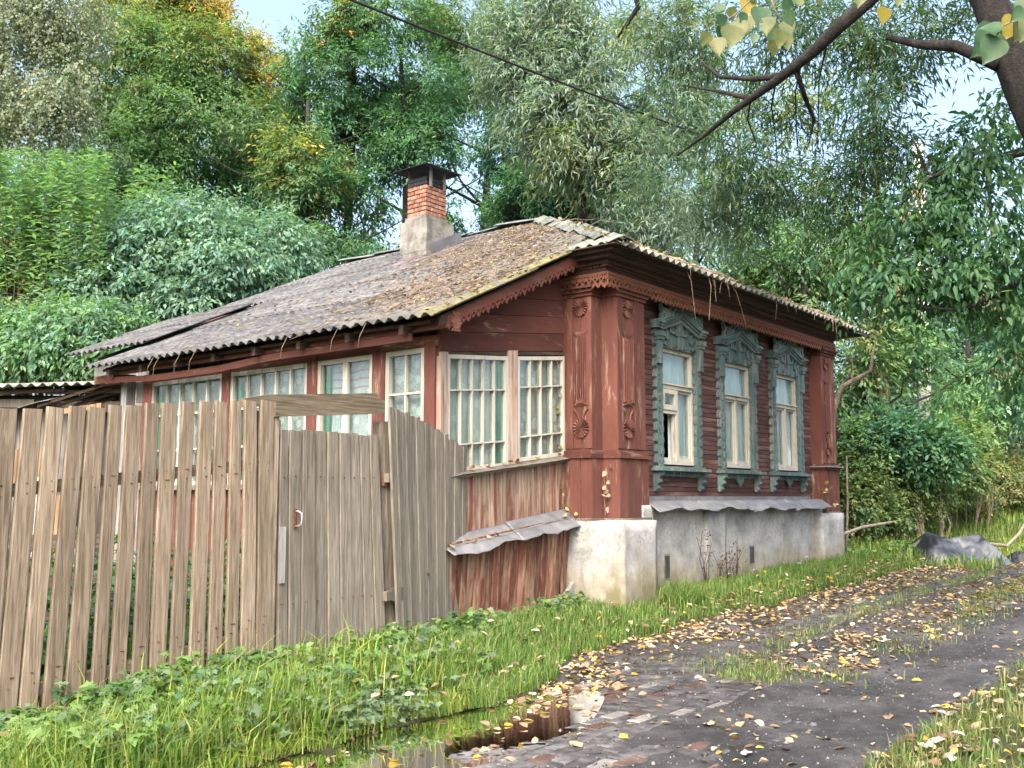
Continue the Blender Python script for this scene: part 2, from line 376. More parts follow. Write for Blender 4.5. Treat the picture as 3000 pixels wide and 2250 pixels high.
def dirt():
    k = NT('wet cinder dirt'); v = k.coord(False)
    c = k.ramp(k.noise(v, 1.3, 10, .78), [(.34, (.018, .018, .019)), (.46, (.042, .041, .043)), (.55, (.078, .076, .079)), (.66, (.13, .128, .13))])
    vo = k.n('TexVoronoi', {'Vector': v, 'Scale': 95.0}).outputs
    g = k.math('MULTIPLY', k.ramp(vo['Distance'], [(.18, 1.0), (.32, 0.0)]), k.ramp(k.noise(v, 9, 5, .7), [(.46, 0.0), (.58, 1.0)]))
    c = k.mix(k.math('MULTIPLY', g, .75), c, k.ramp(vo['Color'], [(.2, (.05, .05, .05)), (.8, (.26, .25, .24))]))
    r = k.ramp(k.noise(v, 1.1, 6, .65), [(.40, .28), (.58, .85)])
    h = k.math('ADD', k.math('MULTIPLY', k.noise(v, 14, 9, .8), 1.0), k.math('MULTIPLY', g, .25))
    return k.bsdf(c, r, h, .9, .05, .4)
M['dirt'] = dirt()
M['paver'] = blotch('wet paving brick', [(.3, (.045, .044, .046)), (.5, (.085, .083, .085)), (.72, (.15, .147, .148))], 7, rough=.5, bstr=.5, bscale=45, var=(.7, 1.35))
M['paver_red'] = blotch('wet red paving brick', [(.3, (.065, .045, .040)), (.5, (.10, .065, .055)), (.72, (.145, .10, .088))], 7, rough=.5, bstr=.5, bscale=45, var=(.7, 1.3))
M['paver_pale'] = blotch('pale paving brick', [(.3, (.15, .145, .135)), (.7, (.27, .26, .245))], 7, rough=.6, bstr=.4, bscale=45, var=(.75, 1.2))
def water():
    k = NT('puddle water')
    b = k.n('BsdfPrincipled', {'Base Color': (.55, .52, .42), 'Roughness': .02, 'IOR': 1.33, 'Transmission Weight': 1.0})
    bp = k.n('Bump', {'Strength': .04, 'Distance': .02, 'Height': k.noise(k.coord(False), 6, 2)}); k.set(b.inputs['Normal'], bp.outputs[0])
    k.t.links.new(b.outputs[0], k.out.inputs[0]); return k.m
M['water'] = water()
# ------------------------------------------------------------------ ground, road, puddle
rng = np.random.default_rng(7); random.seed(11)
def build_ground():
    us = np.concatenate([-np.geomspace(400, 12, 22), np.arange(-11, 20, .25), np.geomspace(20, 500, 26)])
    vs_ = np.concatenate([-np.geomspace(400, 8, 22), np.arange(-7.75, 9, .2), np.geomspace(9, 500, 26)])
    m = MB()
    ids = []
    for v in vs_:
        row = []
        for u in us:
            z = gz(u, v)
            e = road_edge(u)
            if -4.2 < v < e - .03 and u > -12: z -= .14
            P = L2W(u, v, z); row.append(m.pt(*P))
        ids.append(row)
    for j in range(len(vs_) - 1):
        for i in range(len(us) - 1): m.face(ids[j][i], ids[j][i + 1], ids[j + 1][i + 1], ids[j + 1][i])
    return m.build('ground', M['soil'], smooth=True, kind='structure', label='soil and moss ground under the grass')
build_ground()

def paver_mask(u, v):
    """how far the bricks lie bare: 1 bare, 0 buried"""
    n = noise.noise(Vector((u * .9, v * 1.6, 1.7))) * .5 + noise.noise(Vector((u * 3, v * 3, 7.7))) * .25
    a = 1.15 * sstep(-3.25, -2.6, v) * sstep(-1.2, -1.75, v) * sstep(-.6, -2.6, u)
    b = sstep(2.2, 4.0, u) * sstep(14, 9, u) * sstep(-2.6, -3.0, v) * sstep(-4.1, -3.7, v) * .75
    c = sstep(-1.5, 1, u) * sstep(8.5, 5.5, u) * sstep(-2.45, -2.2, v) * sstep(-1.3, -1.6, v) * .62
    d = .42 * sstep(-2.0, -3.4, u) * sstep(-4.1, -3.6, v)
    return max(a, b, c, d) + n * .5
def paver_top(u, v):
    return road_base(u) - dip(u, v) + .012 * noise.noise(Vector((u * .8, v * .9, .3))) + .018 * math.exp(-((v + 2.75) / .5) ** 2) * sstep(-2, 1, u)
def road_z(u, v):
    k = paver_mask(u, v)
    z = paver_top(u, v) + .02 - .050 * sstep(.28, .62, k)
    z += .016 * noise.noise(Vector((u * 2.2, v * 3.4, 5))) + .012 * noise.noise(Vector((u * 6, v * 7, 2))) + .008 * noise.noise(Vector((u * 15, v * 15, 8)))
    for vc in (-2.15, -3.5): z -= .035 * math.exp(-((v - vc - .12 * math.sin(u * .7)) / .26) ** 2) * sstep(-3, -1, u)   # wheel ruts
    z += .05 * math.exp(-((v + 2.8) / .3) ** 2) * sstep(-2.4, -1.2, u)                          # crown between them
    return z
def build_road():
    us = np.concatenate([np.arange(-11, -6.6, .2), np.arange(-6.6, 4, .04), np.arange(4, 14, .08), np.arange(14, 60, .6)])
    m = MB(); ids = []; N = 84
    for j in range(N + 1):
        row = []
        for u in us:
            lo, hi = -4.4 - .05 * max(0, u - 8), road_edge(u) + .2
            v = lo + (hi - lo) * j / N
            z = road_z(u, v) - .13 * (1 - sstep(0, .05, j / N)); e = road_edge(u); w = sstep(e - .10, e + .14, v); z = z * (1 - w) + (gz(u, v) - hill(*L2W(u, v).xy) - .025 - .03 * sstep(e + .15, e + .2, v)) * w
            P = L2W(u, v, z + hill(*L2W(u, v).xy)); row.append(m.pt(*P))
        ids.append(row)
    for j in range(N):
        for i in range(len(us) - 1): m.face(ids[j][i], ids[j][i + 1], ids[j + 1][i + 1], ids[j + 1][i])
    return m.build('road', M['dirt'], smooth=True, kind='structure', label='dark cinder track with worn brick paving')
road = build_road()

def brick_shape():
    m = MB(); a, b, h, e = .108, .0505, .06, .007
    lo = [m.pt(x, y, -h) for x, y in ((-a, -b), (a, -b), (a, b), (-a, b))]
    md = [m.pt(x, y, -e) for x, y in ((-a, -b), (a, -b), (a, b), (-a, b))]
    hi = [m.pt(x, y, 0) for x, y in ((-a + e, -b + e), (a - e, -b + e), (a - e, b - e), (-a + e, b - e))]
    m.face(*hi)
    for i in range(4):
        j = (i + 1) % 4; m.face(lo[i], lo[j], md[j], md[i]); m.face(md[i], md[j], hi[j], hi[i])
    return m
brick_me = [brick_shape().mesh('paving_brick', [M[k]]) for k in ('paver', 'paver_red', 'paver_pale')]
def lay_bricks():
    spots = []
    r = random.Random(5)
    for j in range(24):
        v = -1.72 - j * .1085
        for i in range(95):
            u = -7.6 + i * .226 + (.113 if j % 2 else 0)
            k = paver_mask(u, v)
            if k < .36 or v > road_edge(u) - .02: continue
            z = paver_top(u, v)
            t = r.random()
            mi = 2 if t > .95 else (1 if (t < .05 + .75 * sstep(-2.35, -2.1, v) * sstep(-2.6, -3.6, u)) else 0)
            spots.append((L2W(u + r.uniform(-.008, .008), v + r.uniform(-.005, .005), z + r.uniform(-.005, .006)), HA + r.gauss(0, .02), mi, r.gauss(0, .012), r.gauss(0, .02)))
    spots.sort(key=lambda s: s[0].length)
    for P, rz, mi, tx, ty in spots[:300]:
        o = bpy.data.objects.new('paving_brick', brick_me[mi]); col.objects.link(o); o.parent = road
        o.location = P; o.rotation_euler = (tx, ty, rz)
    rest = spots[300:]
    if rest:
        m = MB()
        src = brick_me[0]
        for P, rz, mi, tx, ty in rest:
            Mx = Matrix.Translation(P) @ Matrix.Rotation(rz, 4, 'Z')
            b0 = len(m.v); m.cur = mi
            for q in src.vertices: m.v.append(tuple(Mx @ q.co))
            for p in src.polygons: m.face(*[b0 + i for i in p.vertices])
        m.build('distant_paving_bricks', [M['paver'], M['paver_red'], M['paver_pale']], road, kind='stuff')
lay_bricks()
def build_puddle():
    m = MB(); n = 40; c = m.pt(*L2W(-5.35, -1.86, -.014))
    ring = []
    for i in range(n):
        a = 2 * math.pi * i / n
        ring.append(m.pt(*L2W(-5.3 + 2.3 * math.cos(a) * (1 + .05 * math.sin(3 * a)), -1.90 + .70 * math.sin(a) * (1 + .08 * math.sin(5 * a + 1)), -.014)))
    for i in range(n): m.face(c, ring[i], ring[(i + 1) % n])
    m.build('puddle', M['water'], kind='structure', label='shallow muddy puddle along the grass verge')
build_puddle()

# ------------------------------------------------------------------ the house
house = empty('wooden_house', HO, HA, 'old red timber house with carved teal window frames and corrugated roof', 'house')
FAC = lambda a, b, c: (a, -c, b)                       # the street front
LPI = lambda a, b, c: (-c, a, b)                       # the flank beside the corner
SAG = .118
SHO = lambda a, b, c: (a, .4 - c, b + SAG * a)         # short side of the sagging porch
LON = lambda a, b, c: (-2.32 - c, a, b)                # long glazed side of the porch
PITCH = .462
zr = lambda u: 6.05 - PITCH * (3.5 - u)
def hp(mb, name, mat, smooth=False, parent=None, **kw): return mb.build(name, mat, parent or house, smooth, **kw)

# cores
hp(MB().box(.06, 6.6, .45, 8.1, .3, 4.15), 'inner_wall', M['interior'])  # solid dark block standing in for the unlit rooms behind the windows
hp(MB().box(6.6, 6.68, .0, 8.15, .3, 4.2), 'side_wall', M['maroon'])
hp(MB().box(-.05, .05, .02, 8.1, .3, 4.3), 'side_wall', M['red_y'])
hp(MB(lambda a, b, c: (a, c, b)).prism([(-.05, 4.0), (6.68, 4.0), (6.68, 4.4), (3.5, 5.95), (-.05, 4.3)], 8.1, 8.18), 'gable_wall', M['red_x'])
# foundation
fd = MB()
fd.box(.5, 6.4, -.16, .3, -.4, 1.36)
hp(fd, 'foundation', M['plaster'])
def rough_block(a0, a1, b0, b1, c0, c1, n=10, amp=.012, seed=0):
    """plastered block with uneven faces"""
    m = MB(); m.box(a0, a1, b0, b1, c0, c1); me = m.mesh('foundation_block', [M['plaster']])
    bm = bmesh.new(); bm.from_mesh(me); bmesh.ops.subdivide_edges(bm, edges=bm.edges, cuts=n, use_grid_fill=True)
    for v in bm.verts:
        q = v.co * 3; v.co += Vector((noise.noise(q + Vector((seed, 0, 0))), noise.noise(q + Vector((9, seed, 0))), .6 * noise.noise(q + Vector((3, 1, seed))))) * amp
    bm.to_mesh(me); bm.free(); me.polygons.foreach_set('use_smooth', [True] * len(me.polygons)); return me
link('foundation_block', rough_block(-.27, .44, -.43, .45, -.3, 1.19, 12, .018, 1), None, house)
link('foundation_block', rough_block(5.72, 6.62, -.3, .4, -.2, 1.20, 10, .012, 5), None, house)
link('foundation_block', rough_block(2.05, 2.62, -.20, .0, -.2, 1.26, 10, .014, 8), None, house)
link('foundation_block', rough_block(.45, .72, -.24, .1, .9, 1.36, 6, .01, 3), None, house)
# vents in the plinth
for (u, z, w, h) in ((3.45, .66, .12, .22), (1.12, .62, .10, .26)):
    m = MB(FAC); m.box(u - w / 2 - .02, u + w / 2 + .02, z - h / 2 - .02, z + h / 2 + .02, .155, .166)
    o = hp(m, 'vent_surround', M['cement'])
    hp(MB(FAC).box(u - w / 2, u + w / 2, z - h / 2, z + h / 2, .15, .172), 'vent_dark_plate', M['interior'], parent=o)  # flat plate, no opening; the darkness of a hole is its colour

# street front siding, each board its own piece
SID = hp(MB(FAC).box(.1, 6.6, 1.36, 1.455, -.05, -.012), 'siding', M['maroon'])
WC = (1.70, 3.39, 5.08)
ROW = .0625
r = random.Random(3)
nrow = int((3.92 - 1.455) / ROW)
for j in range(nrow):
    z0 = 1.455 + j * ROW; z1 = z0 + ROW - .002
    cuts = [.02]
    if 1.80 < z0 < 3.62:
        for c in WC: cuts += [c - .5, c + .5]
    cuts += [6.55]
    for i in range(0, len(cuts), 2):
        a0, a1 = cuts[i], cuts[i + 1]
        segs = [(a0, a1)]
        if i == 0 and len(cuts) == 2:
            s = r.choice((1.9, 2.3, 3.4, 4.2)); segs = [(a0, s - .002), (s + .002, a1)]
        for (p, q) in segs:
            t = r.uniform(-.003, .003)
            m = MB(FAC); gr = r.uniform(.002, .009); m.extrude([(z0, -.04), (z0, t - gr * .5), (z0 + .004, .003 + t), (z1 - .004, .003 + t), (z1, t - gr), (z1, -.04)], p, q)
            hp(m, 'siding_board', M['maroon'], parent=SID)

# metal drip sheets over the plinth
def wavy_sheet(name, mapf, a0, a1, top, bot, mat, seed=0, n=40, curl=.03, parent=None):
    """top/bot: functions a -> (b, c)"""
    m = MB(mapf)
    def fn(s, t):
        a = a0 + (a1 - a0) * s
        (b0, c0), (b1, c1) = top(a), bot(a)
        w = curl * noise.noise(Vector((a * 2.3, seed, 0))) * t * t + curl * .4 * noise.noise(Vector((a * 9, seed, 4))) * t * t
        return a, b0 + (b1 - b0) * t + w, c0 + (c1 - c0) * t - w * .3
    m.quadgrid(fn, n, 5)
    o = hp(m, name, mat, True, parent=parent); s = o.modifiers.new('thick', 'SOLIDIFY'); s.thickness = .004; s.offset = 0
    return o
edges = (.62, 1.85, 3.15, 4.55, 5.95)
for i in range(4):
    wavy_sheet('drip_sheet', FAC, edges[i], edges[i + 1] + .06, lambda a: (1.41 + .004 * i, .168), lambda a: (1.30 - .02 * (a > 3), .36 + .01 * (i % 2)), M['tin'], i * 3 + 1, 26, .05)
    hp(MB(FAC).box(edges[i] + .004, edges[i + 1] - .004, 1.385, 1.463, .01, .022 + .003 * (i % 2)), 'flashing', M['tin'])

# ---- carved windows of the street front
def relief(a, b):
    """scrolls of the carved panel"""
    x = abs(a) * 9.0; y = b * 9.5
    q = math.sin(x * 2.2 + 1.3 * math.sin(y * 1.6)) + math.cos(y * 2.6 - 1.1 * math.sin(x * 1.9))
    return .15 < q < 1.15
def cap_line(a):
    """lower edge of the gabled cornice above the opening"""
    a = abs(a); return 3.555 + (.155 * (1 - a / .5) if a < .5 else 0.0)
def crest(a, b):
    x = abs(a)
    if x > .54: return False
    base = cap_line(a) + .10
    top = base + .185 - .06 * x + .04 * math.cos(x * 23) + .02 * math.cos(x * 57 + 1)
    if not (base - .005 < b < top): return False
    yy = b - base
    if yy > .018:
        if (math.sin(x * 30 + 7 * yy) * math.cos(yy * 50 + x * 9)) > .42: return False
        if .012 < abs(x - .16) - .0 < .030 and yy > .07: return False
    return True
def street_window(c, n):
    W_ = lambda a, b, d: FAC(c + a, b, d)
    hw, z0, z1, zt = .43, 1.86, 3.33, 2.84
    f = MB(W_)
    f.box(-hw, -hw + .045, z0, z1, -.30, .012); f.box(hw - .045, hw, z0, z1, -.30, .012)
    f.box(-hw + .045, hw - .045, z1 - .05, z1, -.30, .010); f.box(-hw + .045, hw - .045, z0, z0 + .05, -.30, .010)
    f.box(-hw + .045, hw - .045, zt - .025, zt + .025, -.06, .022); f.box(-hw + .03, hw - .03, zt + .025, zt + .042, -.06, .045)
    f.box(-.026, .026, z0 + .05, zt - .025, -.055, .015)
    for s in (-1, 1):      # casement rails
        x0, x1 = (.026, hw - .045) if s > 0 else (-hw + .045, -.026)
        f.box(x0, x1, z0 + .05, z0 + .085, -.052, -.008); f.box(x0, x1, zt - .06, zt - .025, -.052, -.008)
        f.box(x0, x0 + .02, z0 + .085, zt - .06, -.052, -.008); f.box(x1 - .02, x1, z0 + .085, zt - .06, -.052, -.008)
    if n == 0:             # small vent sash in the left leaf
        f.box(-hw + .075, -.04, 2.50, 2.56, -.05, .02)
        f.box(-hw + .05, -.03, 2.545, 2.61, -.05, .035); f.box(-hw + .05, -.03, 2.75, 2.805, -.05, .035)
        f.box(-hw + .05, -hw + .10, 2.61, 2.75, -.05, .034); f.box(-.08, -.03, 2.61, 2.75, -.05, .034)
        f.box(-.20, -.165, z0 + .05, 2.5, -.14, -.10); f.box(-.30, -.28, z0 + .05, 2.5, -.12, -.10)
    win = hp(f, 'window', M['whitewood'])
    def pane(poly, d=-.03): return hp(MB(W_).prism(poly, d - .002, d + .002), 'pane', M['glass'], parent=win)
    rect = lambda a, b, p, q: [(a, p), (b, p), (b, q), (a, q)]
    pane(rect(-hw + .055, hw - .055, zt + .03, z1 - .06))
    if n == 0: pane(rect(-hw + .09, -.07, 2.6, 2.76), .01)
    elif n == 2:           # the left lower pane has a dark hole, the right one has lost its lower half
        pane([(-hw + .08, z0 + .12), (-.05, z0 + .12), (-.05, zt - .07), (-hw + .08, zt - .07)])
    else: pane(rect(-hw + .08, -.05, z0 + .12, zt - .07))
    if n == 2: pane([(.05, z0 + .55), (.10, z0 + .80), (.17, z0 + .42), (.25, z0 + .30), (.31, z0 + .72), (hw - .075, z0 + .95), (hw - .075, zt - .07), (.05, zt - .07)])
    else: pane(rect(.05, hw - .075, z0 + .12, zt - .07))
    # curtain
    x0, x1 = (-.40, .40)
    if n == 0: x0 = -.02
    def cf(s, t):
        a = x0 + (x1 - x0) * s
        return a, z0 + .06 + (z1 - z0 - .1) * t, -.095 + .016 * math.sin(a * 34 + n) + .008 * math.sin(a * 81 + 2 * n)
    hp(MB(W_).quadgrid(cf, 44, 2), 'curtain', M['bluecurtain'], True, parent=win)
    if n == 0:
        hp(MB(W_).quadgrid(lambda s, t: (-.38 + .36 * s, 2.66 + .62 * t, -.11 + .012 * math.sin(s * 20)), 20, 2), 'curtain', M['bluecurtain'], True, parent=win)
    # side casings with a scalloped carved edge
    for s in (-1, 1):
        def cm(a, b):
            w = .578 + .012 * math.sin(b * 47) + .007 * math.sin(b * 94 + 1)
            i_ = .435 - .010 * (math.sin(b * 47 + .8) > .2)
            return i_ < abs(a) < w
        m = MB(W_); lo, hi = (.42, .615) if s > 0 else (-.615, -.42)
        m.mask(cm, lo, hi, 1.80, 3.56, .0125, .004, .062)
        m.mask(lambda a, b: abs(abs(a) - .515) < .030 * (.35 + .65 * abs(math.sin(b * 23.5 + 5 * (abs(a) - .5)))) and b < 3.1 and math.sin(b * 47 + 14 * abs(a)) > -.35, lo, hi, 1.84, 3.14, .0115, .060, .078)
        m.box(s * .53 - .055, s * .53 + .055, 3.10, 3.16, .06, .10); m.box(s * .53 - .042, s * .53 + .042, 3.16, 3.40, .06, .105)
        m.box(s * .53 - .055, s * .53 + .055, 3.40, 3.44, .06, .125); m.box(s * .53 - .07, s * .53 + .07, 3.44, 3.50, .06, .14)
        hp(m, 'casing', M['teal'], parent=win)
    m = MB(W_)
    m.prism([(-.47, 3.325), (.47, 3.325), (.47, 3.56), (0, 3.71), (-.47, 3.56)], .004, .05)
    m.mask(lambda a, b: abs(a) < .44 and 3.35 < b < cap_line(a) - .03 and abs(a) > .045 and relief(a, b), -.45, .45, 3.34, 3.70, .011, .048, .074)
    m.box(-.035, .035, 3.33, 3.66, .05, .10); m.box(-.045, .045, 3.50, 3.56, .05, .112)
    hp(m, 'carved_panel', M['teal'], parent=win)
    m = MB(W_)
    for (o0, o1, d) in ((0, .03, .085), (.03, .06, .105), (.06, .085, .13), (.085, .105, .115)):
        for s in (-1, 1):
            m.prism([(0, 3.71 + o0), (s * .5, 3.555 + o0), (s * .5, 3.555 + o1), (0, 3.71 + o1)], .0, d)
            m.prism([(s * .5, 3.545 + o0), (s * (.60 + d * .25), 3.545 + o0), (s * (.60 + d * .25), 3.545 + o1), (s * .5, 3.545 + o1)], .0, d + .03)
    k = -.47
    while k < .47:         # dentils under the cornice
        b = cap_line(k); m.box(k, k + .018, b - .032, b - .001, .04, .105); k += .034
    hp(m, 'cornice', M['teal'], parent=win)
    m = MB(W_); m.mask(crest, -.55, .55, 3.62, 4.04, .0085, .085, .125)
    hp(m, 'crest', M['teal'], parent=win)
    m = MB(W_); m.box(-.64, .64, 1.775, 1.812, .0, .155); m.box(-.60, .60, 1.812, 1.835, .0, .09)
    hp(m, 'sill', M['teal'], parent=win)
    hp(MB(W_).mask(lambda a, b: b > 1.70 + .022 * abs(math.sin(a * 42)) and not (1.735 < b < 1.757 and math.sin(a * 84) > .35) or (abs(a) < .10 and b > 1.60 + .9 * abs(a) and n > 0), -.56, .56, 1.59, 1.775, .0105, .03, .06), 'apron', M['teal'], parent=win)
    for s in (-1, 1):
        hp(MB(lambda a, b, d: W_(s * .565 + d, b, a)).prism([(.0, 1.775), (.13, 1.775), (.125, 1.72), (.085, 1.69), (.10, 1.64), (.055, 1.61), (.07, 1.56), (.03, 1.52), (.0, 1.55)], -.036, .036), 'bracket', M['teal'], parent=win)
for n, c in enumerate(WC): street_window(c, n)

# ---- corner pilasters
def fan(m, a, b, rad, c0, n=16):
    """carved rosette"""
    for i in range(n):
        t0, t1 = 2 * math.pi * (i + .06) / n, 2 * math.pi * (i + .94) / n
        tm = (t0 + t1) / 2
        p = [m.pt(a + rad * .12 * math.cos(tm), b + rad * .12 * math.sin(tm), c0 + .012)]
        q = [m.pt(a + rad * math.cos(t), b + rad * math.sin(t), c0 + .004) for t in (t0, t1)]
        e = m.pt(a + rad * 1.0 * math.cos(tm), b + rad * 1.0 * math.sin(tm), c0 + .03)
        m.face(p[0], q[0], e); m.face(p[0], e, q[1])
        g = [m.pt(a + rad * math.cos(t), b + rad * math.sin(t), c0 - .005) for t in (t0, t1)]
        m.face(q[0], g[0], g[1], q[1], e)
    return m
def pilaster(mapf, a0, a1, ztop=3.76, zmid=1.93, zbot=1.22, d=.2, rich=True):
    w = a1 - a0
    m = MB(mapf); m.box(a0, a1, zmid, ztop, -.02, d)
    p = hp(m, 'pilaster', M['red_z'])
    x = a0; i = 0                                                     # the boards that face it
    for fr in (.2, .34, .6, .8, 1.0):
        x1 = a0 + w * fr
        hp(MB(mapf).box(x + .002, x1 - .002, zmid + .07, ztop - .01, d, d + (.012, .004, .009, .016, .010)[i]), 'facing_board', M['red_z'], parent=p); x = x1; i += 1
    hp(MB(mapf).box(a0 + w * .16, a0 + w * .56, zmid + .58, zmid + 1.36, d + .006, d + .013), 'fluted_board', M['red_z'], parent=p)
    for k in range(6):
        xx = a0 + w * (.18 + .065 * k)
        hp(MB(mapf).box(xx, xx + w * .03, zmid + .60, zmid + 1.34, d + .012, d + .034), 'flute', M['red_z'], parent=p)
    if rich:
        ac = a0 + w * .34
        hp(fan(MB(mapf), ac, ztop - .14, .10, d + .012), 'rosette', M['red_z'], parent=p)
        hp(fan(MB(mapf), ac, zmid + .30, .11, d + .012), 'rosette', M['red_z'], parent=p)
        m = MB(mapf)
        for q in range(3):
            s = .105 - .03 * q; m.prism([(ac - s, ztop - .42 - .012 * q), (ac, ztop - .42 - .012 * q - s * 1.05), (ac + s, ztop - .42 - .012 * q)], d + .008, d + .02 + .008 * q)
            m.prism([(ac - s, zmid + .56 + .012 * q), (ac + s, zmid + .56 + .012 * q), (ac, zmid + .56 + .012 * q + s)], d + .008, d + .02 + .008 * q)
        for s in (-1, 1):
            m.tube([(ac + s * (.03 + .07 * t * t), zmid + .40 + .12 * t, d + .02) for t in np.linspace(0, 1, 6)], .010, 5)
        hp(m, 'carved_ornament', M['red_z'], parent=p)
    m = MB(mapf)
    for (b0, b1, e) in ((ztop - .012, ztop + .03, .03), (ztop + .03, ztop + .07, .055), (ztop + .07, ztop + .10, .085)):
        m.box(a0 - e * .6, a1 + e * .6, b0, b1, -.02, d + e)
    hp(m, 'capital', M['red_x'], parent=p)
    m = MB(mapf); m.box(a0 - .02, a1 + .03, zmid - .04, zmid + .0, -.02, d + .055); m.box(a0 - .01, a1 + .02, zmid, zmid + .05, -.02, d + .035)
    hp(m, 'band_moulding', M['red_x'], parent=p)
    m = MB(mapf); m.box(a0 - .005, a1 + .02, zbot, zmid - .04, -.02, d + .02)
    o = hp(m, 'pedestal', M['red_z'], parent=p)
    x = a0; n = max(3, int(w / .13))
    for k in range(n):
        x1 = a0 + (w + .015) * (k + 1) / n
        hp(MB(mapf).box(x, x1 - .003, zbot + .0, zmid - .045, d + .02, d + .028 + .006 * (k % 2)), 'pedestal_board', M['red_z'], parent=p); x = x1
    hp(MB(mapf).box(a0 - .01, a1 + .03, zbot - .05, zbot - .002, -.02, d + .06), 'plinth_board', M['greywood_x'], parent=p)
    return p
pilaster(FAC, .004, .60)
pilaster(LPI, .004, .43)
pilaster(FAC, 6.08, 6.64, rich=True)
hp(MB(FAC).box(6.02, 6.70, 1.93, 1.95, .0, .30), 'ledge_flashing', M['tin'])

# ---- cornice, lace frieze, soffit
def lace_mask(a, b):
    """cut-out frieze, b runs 0 (bottom) .. .19 (top)"""
    q = (a / .085) % 1.0 - .5
    edge = .045 * abs(q) * 2 + .004
    if b < edge * .9: return False
    if b > .19: return False
    if abs(b - .078) < .034 - abs(q) * .10 and abs(q) < .30: return False
    q2 = (a / .085 + .5) % 1.0 - .5
    if abs(b - .105) < .020 - abs(q2) * .09: return False
    if .135 < b < .158 and abs(((a / .034) % 1.0) - .5) < (b - .135) / .023 * .42 + .02: return False
    return True
for mapf, a0, a1, off in ((FAC, -.235, 6.66, 0), (LPI, -.23, .46, .001)):
    m = MB(mapf); m.box(a0 + (.235 if off else 0), a1, 3.86, 4.09, -.02, .23)
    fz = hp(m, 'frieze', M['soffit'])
    hp(MB(mapf).mask(lambda a, b: lace_mask(a, b - 3.80), a0 - .01, a1, 3.80, 3.99, .0115, .236, .256), 'lace_board', M['lace'], parent=fz)
    for (b0, b1, e) in ((4.075, 4.125, .29), (4.125, 4.165, .38), (4.165, 4.205, .47), (4.205, 4.22, .54)):
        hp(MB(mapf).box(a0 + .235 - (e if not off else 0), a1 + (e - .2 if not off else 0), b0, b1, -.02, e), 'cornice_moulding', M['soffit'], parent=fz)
    k = a0
    while k < a1:                                                   # dentil course in the shade of the eave
        k += .5
    m = MB(mapf); k = a0 - .04
    while k < a1: m.box(k, k + .022, 4.045, 4.074, .20, .262); k += .044
    hp(m, 'dentil_course', M['cornice'], parent=fz)

# ---- porch, short side facing the street
def glazed(mapf, a0, a1, b0, b1, cols, rows, mat, cur=None, curd=-.13, inner=None, fr=.042, bar=.015, lean=0.0, name='window', gmat=None):
    W_ = lambda a, b, c: mapf(a, b + lean * (a - a0), c)
    f = MB(W_)
    f.box(a0, a0 + fr, b0, b1, -.05, .02); f.box(a1 - fr, a1, b0, b1, -.05, .02)
    f.box(a0 + fr, a1 - fr, b1 - fr, b1, -.05, .018); f.box(a0 + fr, a1 - fr, b0, b0 + fr, -.05, .018)
    X = [a0 + fr] + [a0 + fr + (a1 - a0 - 2 * fr) * c for c in cols] + [a1 - fr]
    Y = [b0 + fr] + [b0 + fr + (b1 - b0 - 2 * fr) * c for c in rows] + [b1 - fr]
    for x in X[1:-1]: f.box(x - bar / 2, x + bar / 2, b0 + fr, b1 - fr, -.035, .010)
    for y in Y[1:-1]: f.box(a0 + fr, a1 - fr, y - bar / 2, y + bar / 2, -.034, .012)
    win = hp(f, name, mat)
    rr = random.Random(int(a0 * 100 + b0))
    for i in range(len(X) - 1):
        for j in range(len(Y) - 1):
            t = rr.uniform(-.004, .004)
            m = MB(W_); p = [m.pt(X[i], Y[j], -.02 + t), m.pt(X[i + 1], Y[j], -.02 - t), m.pt(X[i + 1], Y[j + 1], -.02 - t * .5), m.pt(X[i], Y[j + 1], -.02 + t * .6)]
            q = [m.pt(X[i], Y[j], -.023 + t), m.pt(X[i + 1], Y[j], -.023 - t), m.pt(X[i + 1], Y[j + 1], -.023 - t * .5), m.pt(X[i], Y[j + 1], -.023 + t * .6)]
            m.face(*p); m.face(*q[::-1])
            hp(m, 'pane', M['glass'], parent=win)
    if inner:
        g = MB(W_)
        for x in X[1:-1]: g.box(x - .010, x + .010, b0, b1, -.050, -.036)
        for y in Y[1:-1]: g.box(a0, a1, y - .010, y + .010, -.049, -.037)
        hp(g, 'inner_sash', inner, parent=win)
    if cur:
        def cf(s, t):
            a = a0 + (a1 - a0) * s
            return a, b0 + (b1 - b0) * t, curd + .005 * math.sin(a * 27 + b0) + .003 * math.sin(a * 63)
        hp(MB(W_).quadgrid(cf, 50, 3), 'curtain', cur, True, parent=win)
    return win
w5 = glazed(SHO, -2.215, -1.245, 1.95, 3.135, (.2, .4, .6, .8), (.21, .71), M['whitewood'], M['lacemid'], -.066, M['greywhite'], lean=-.03)
hp(MB(SHO).box(-1.345, -1.29, 1.97, 3.10, -.058, -.040), 'inner_frame', M['green'], parent=w5)
w4 = glazed(SHO, -1.085, -.20, 1.955, 3.105, (.25, .5, .75), (.21, .72), M['whitewood'], M['lacedark'], -.066, M['greywhite'], lean=-.005)
hp(MB(SHO).box(-2.32, -2.215, .45, 3.16, -.06, .03), 'porch_post', M['pale_post'])
hp(MB(SHO).box(-1.245, -1.085, 1.93, 3.17, -.06, .024), 'porch_post', M['pale_post'])
hp(MB(SHO).box(-.20, -.15, 1.93, 3.16, -.06, .012), 'porch_post', M['red_z'])
hp(MB(SHO).box(-2.32, -.15, 3.12, 3.165, -.08, .0), 'head_rail', M['soffit'])
wavy = wavy_sheet('window_sill', SHO, -2.36, -.10, lambda a: (1.955, -.02), lambda a: (1.915, .11), M['greywood_x'], 4, 30, .014)
hp(MB(SHO).box(-2.34, -.12, 1.885, 1.912, -.03, .07), 'sill_rail', M['greywood_x'])
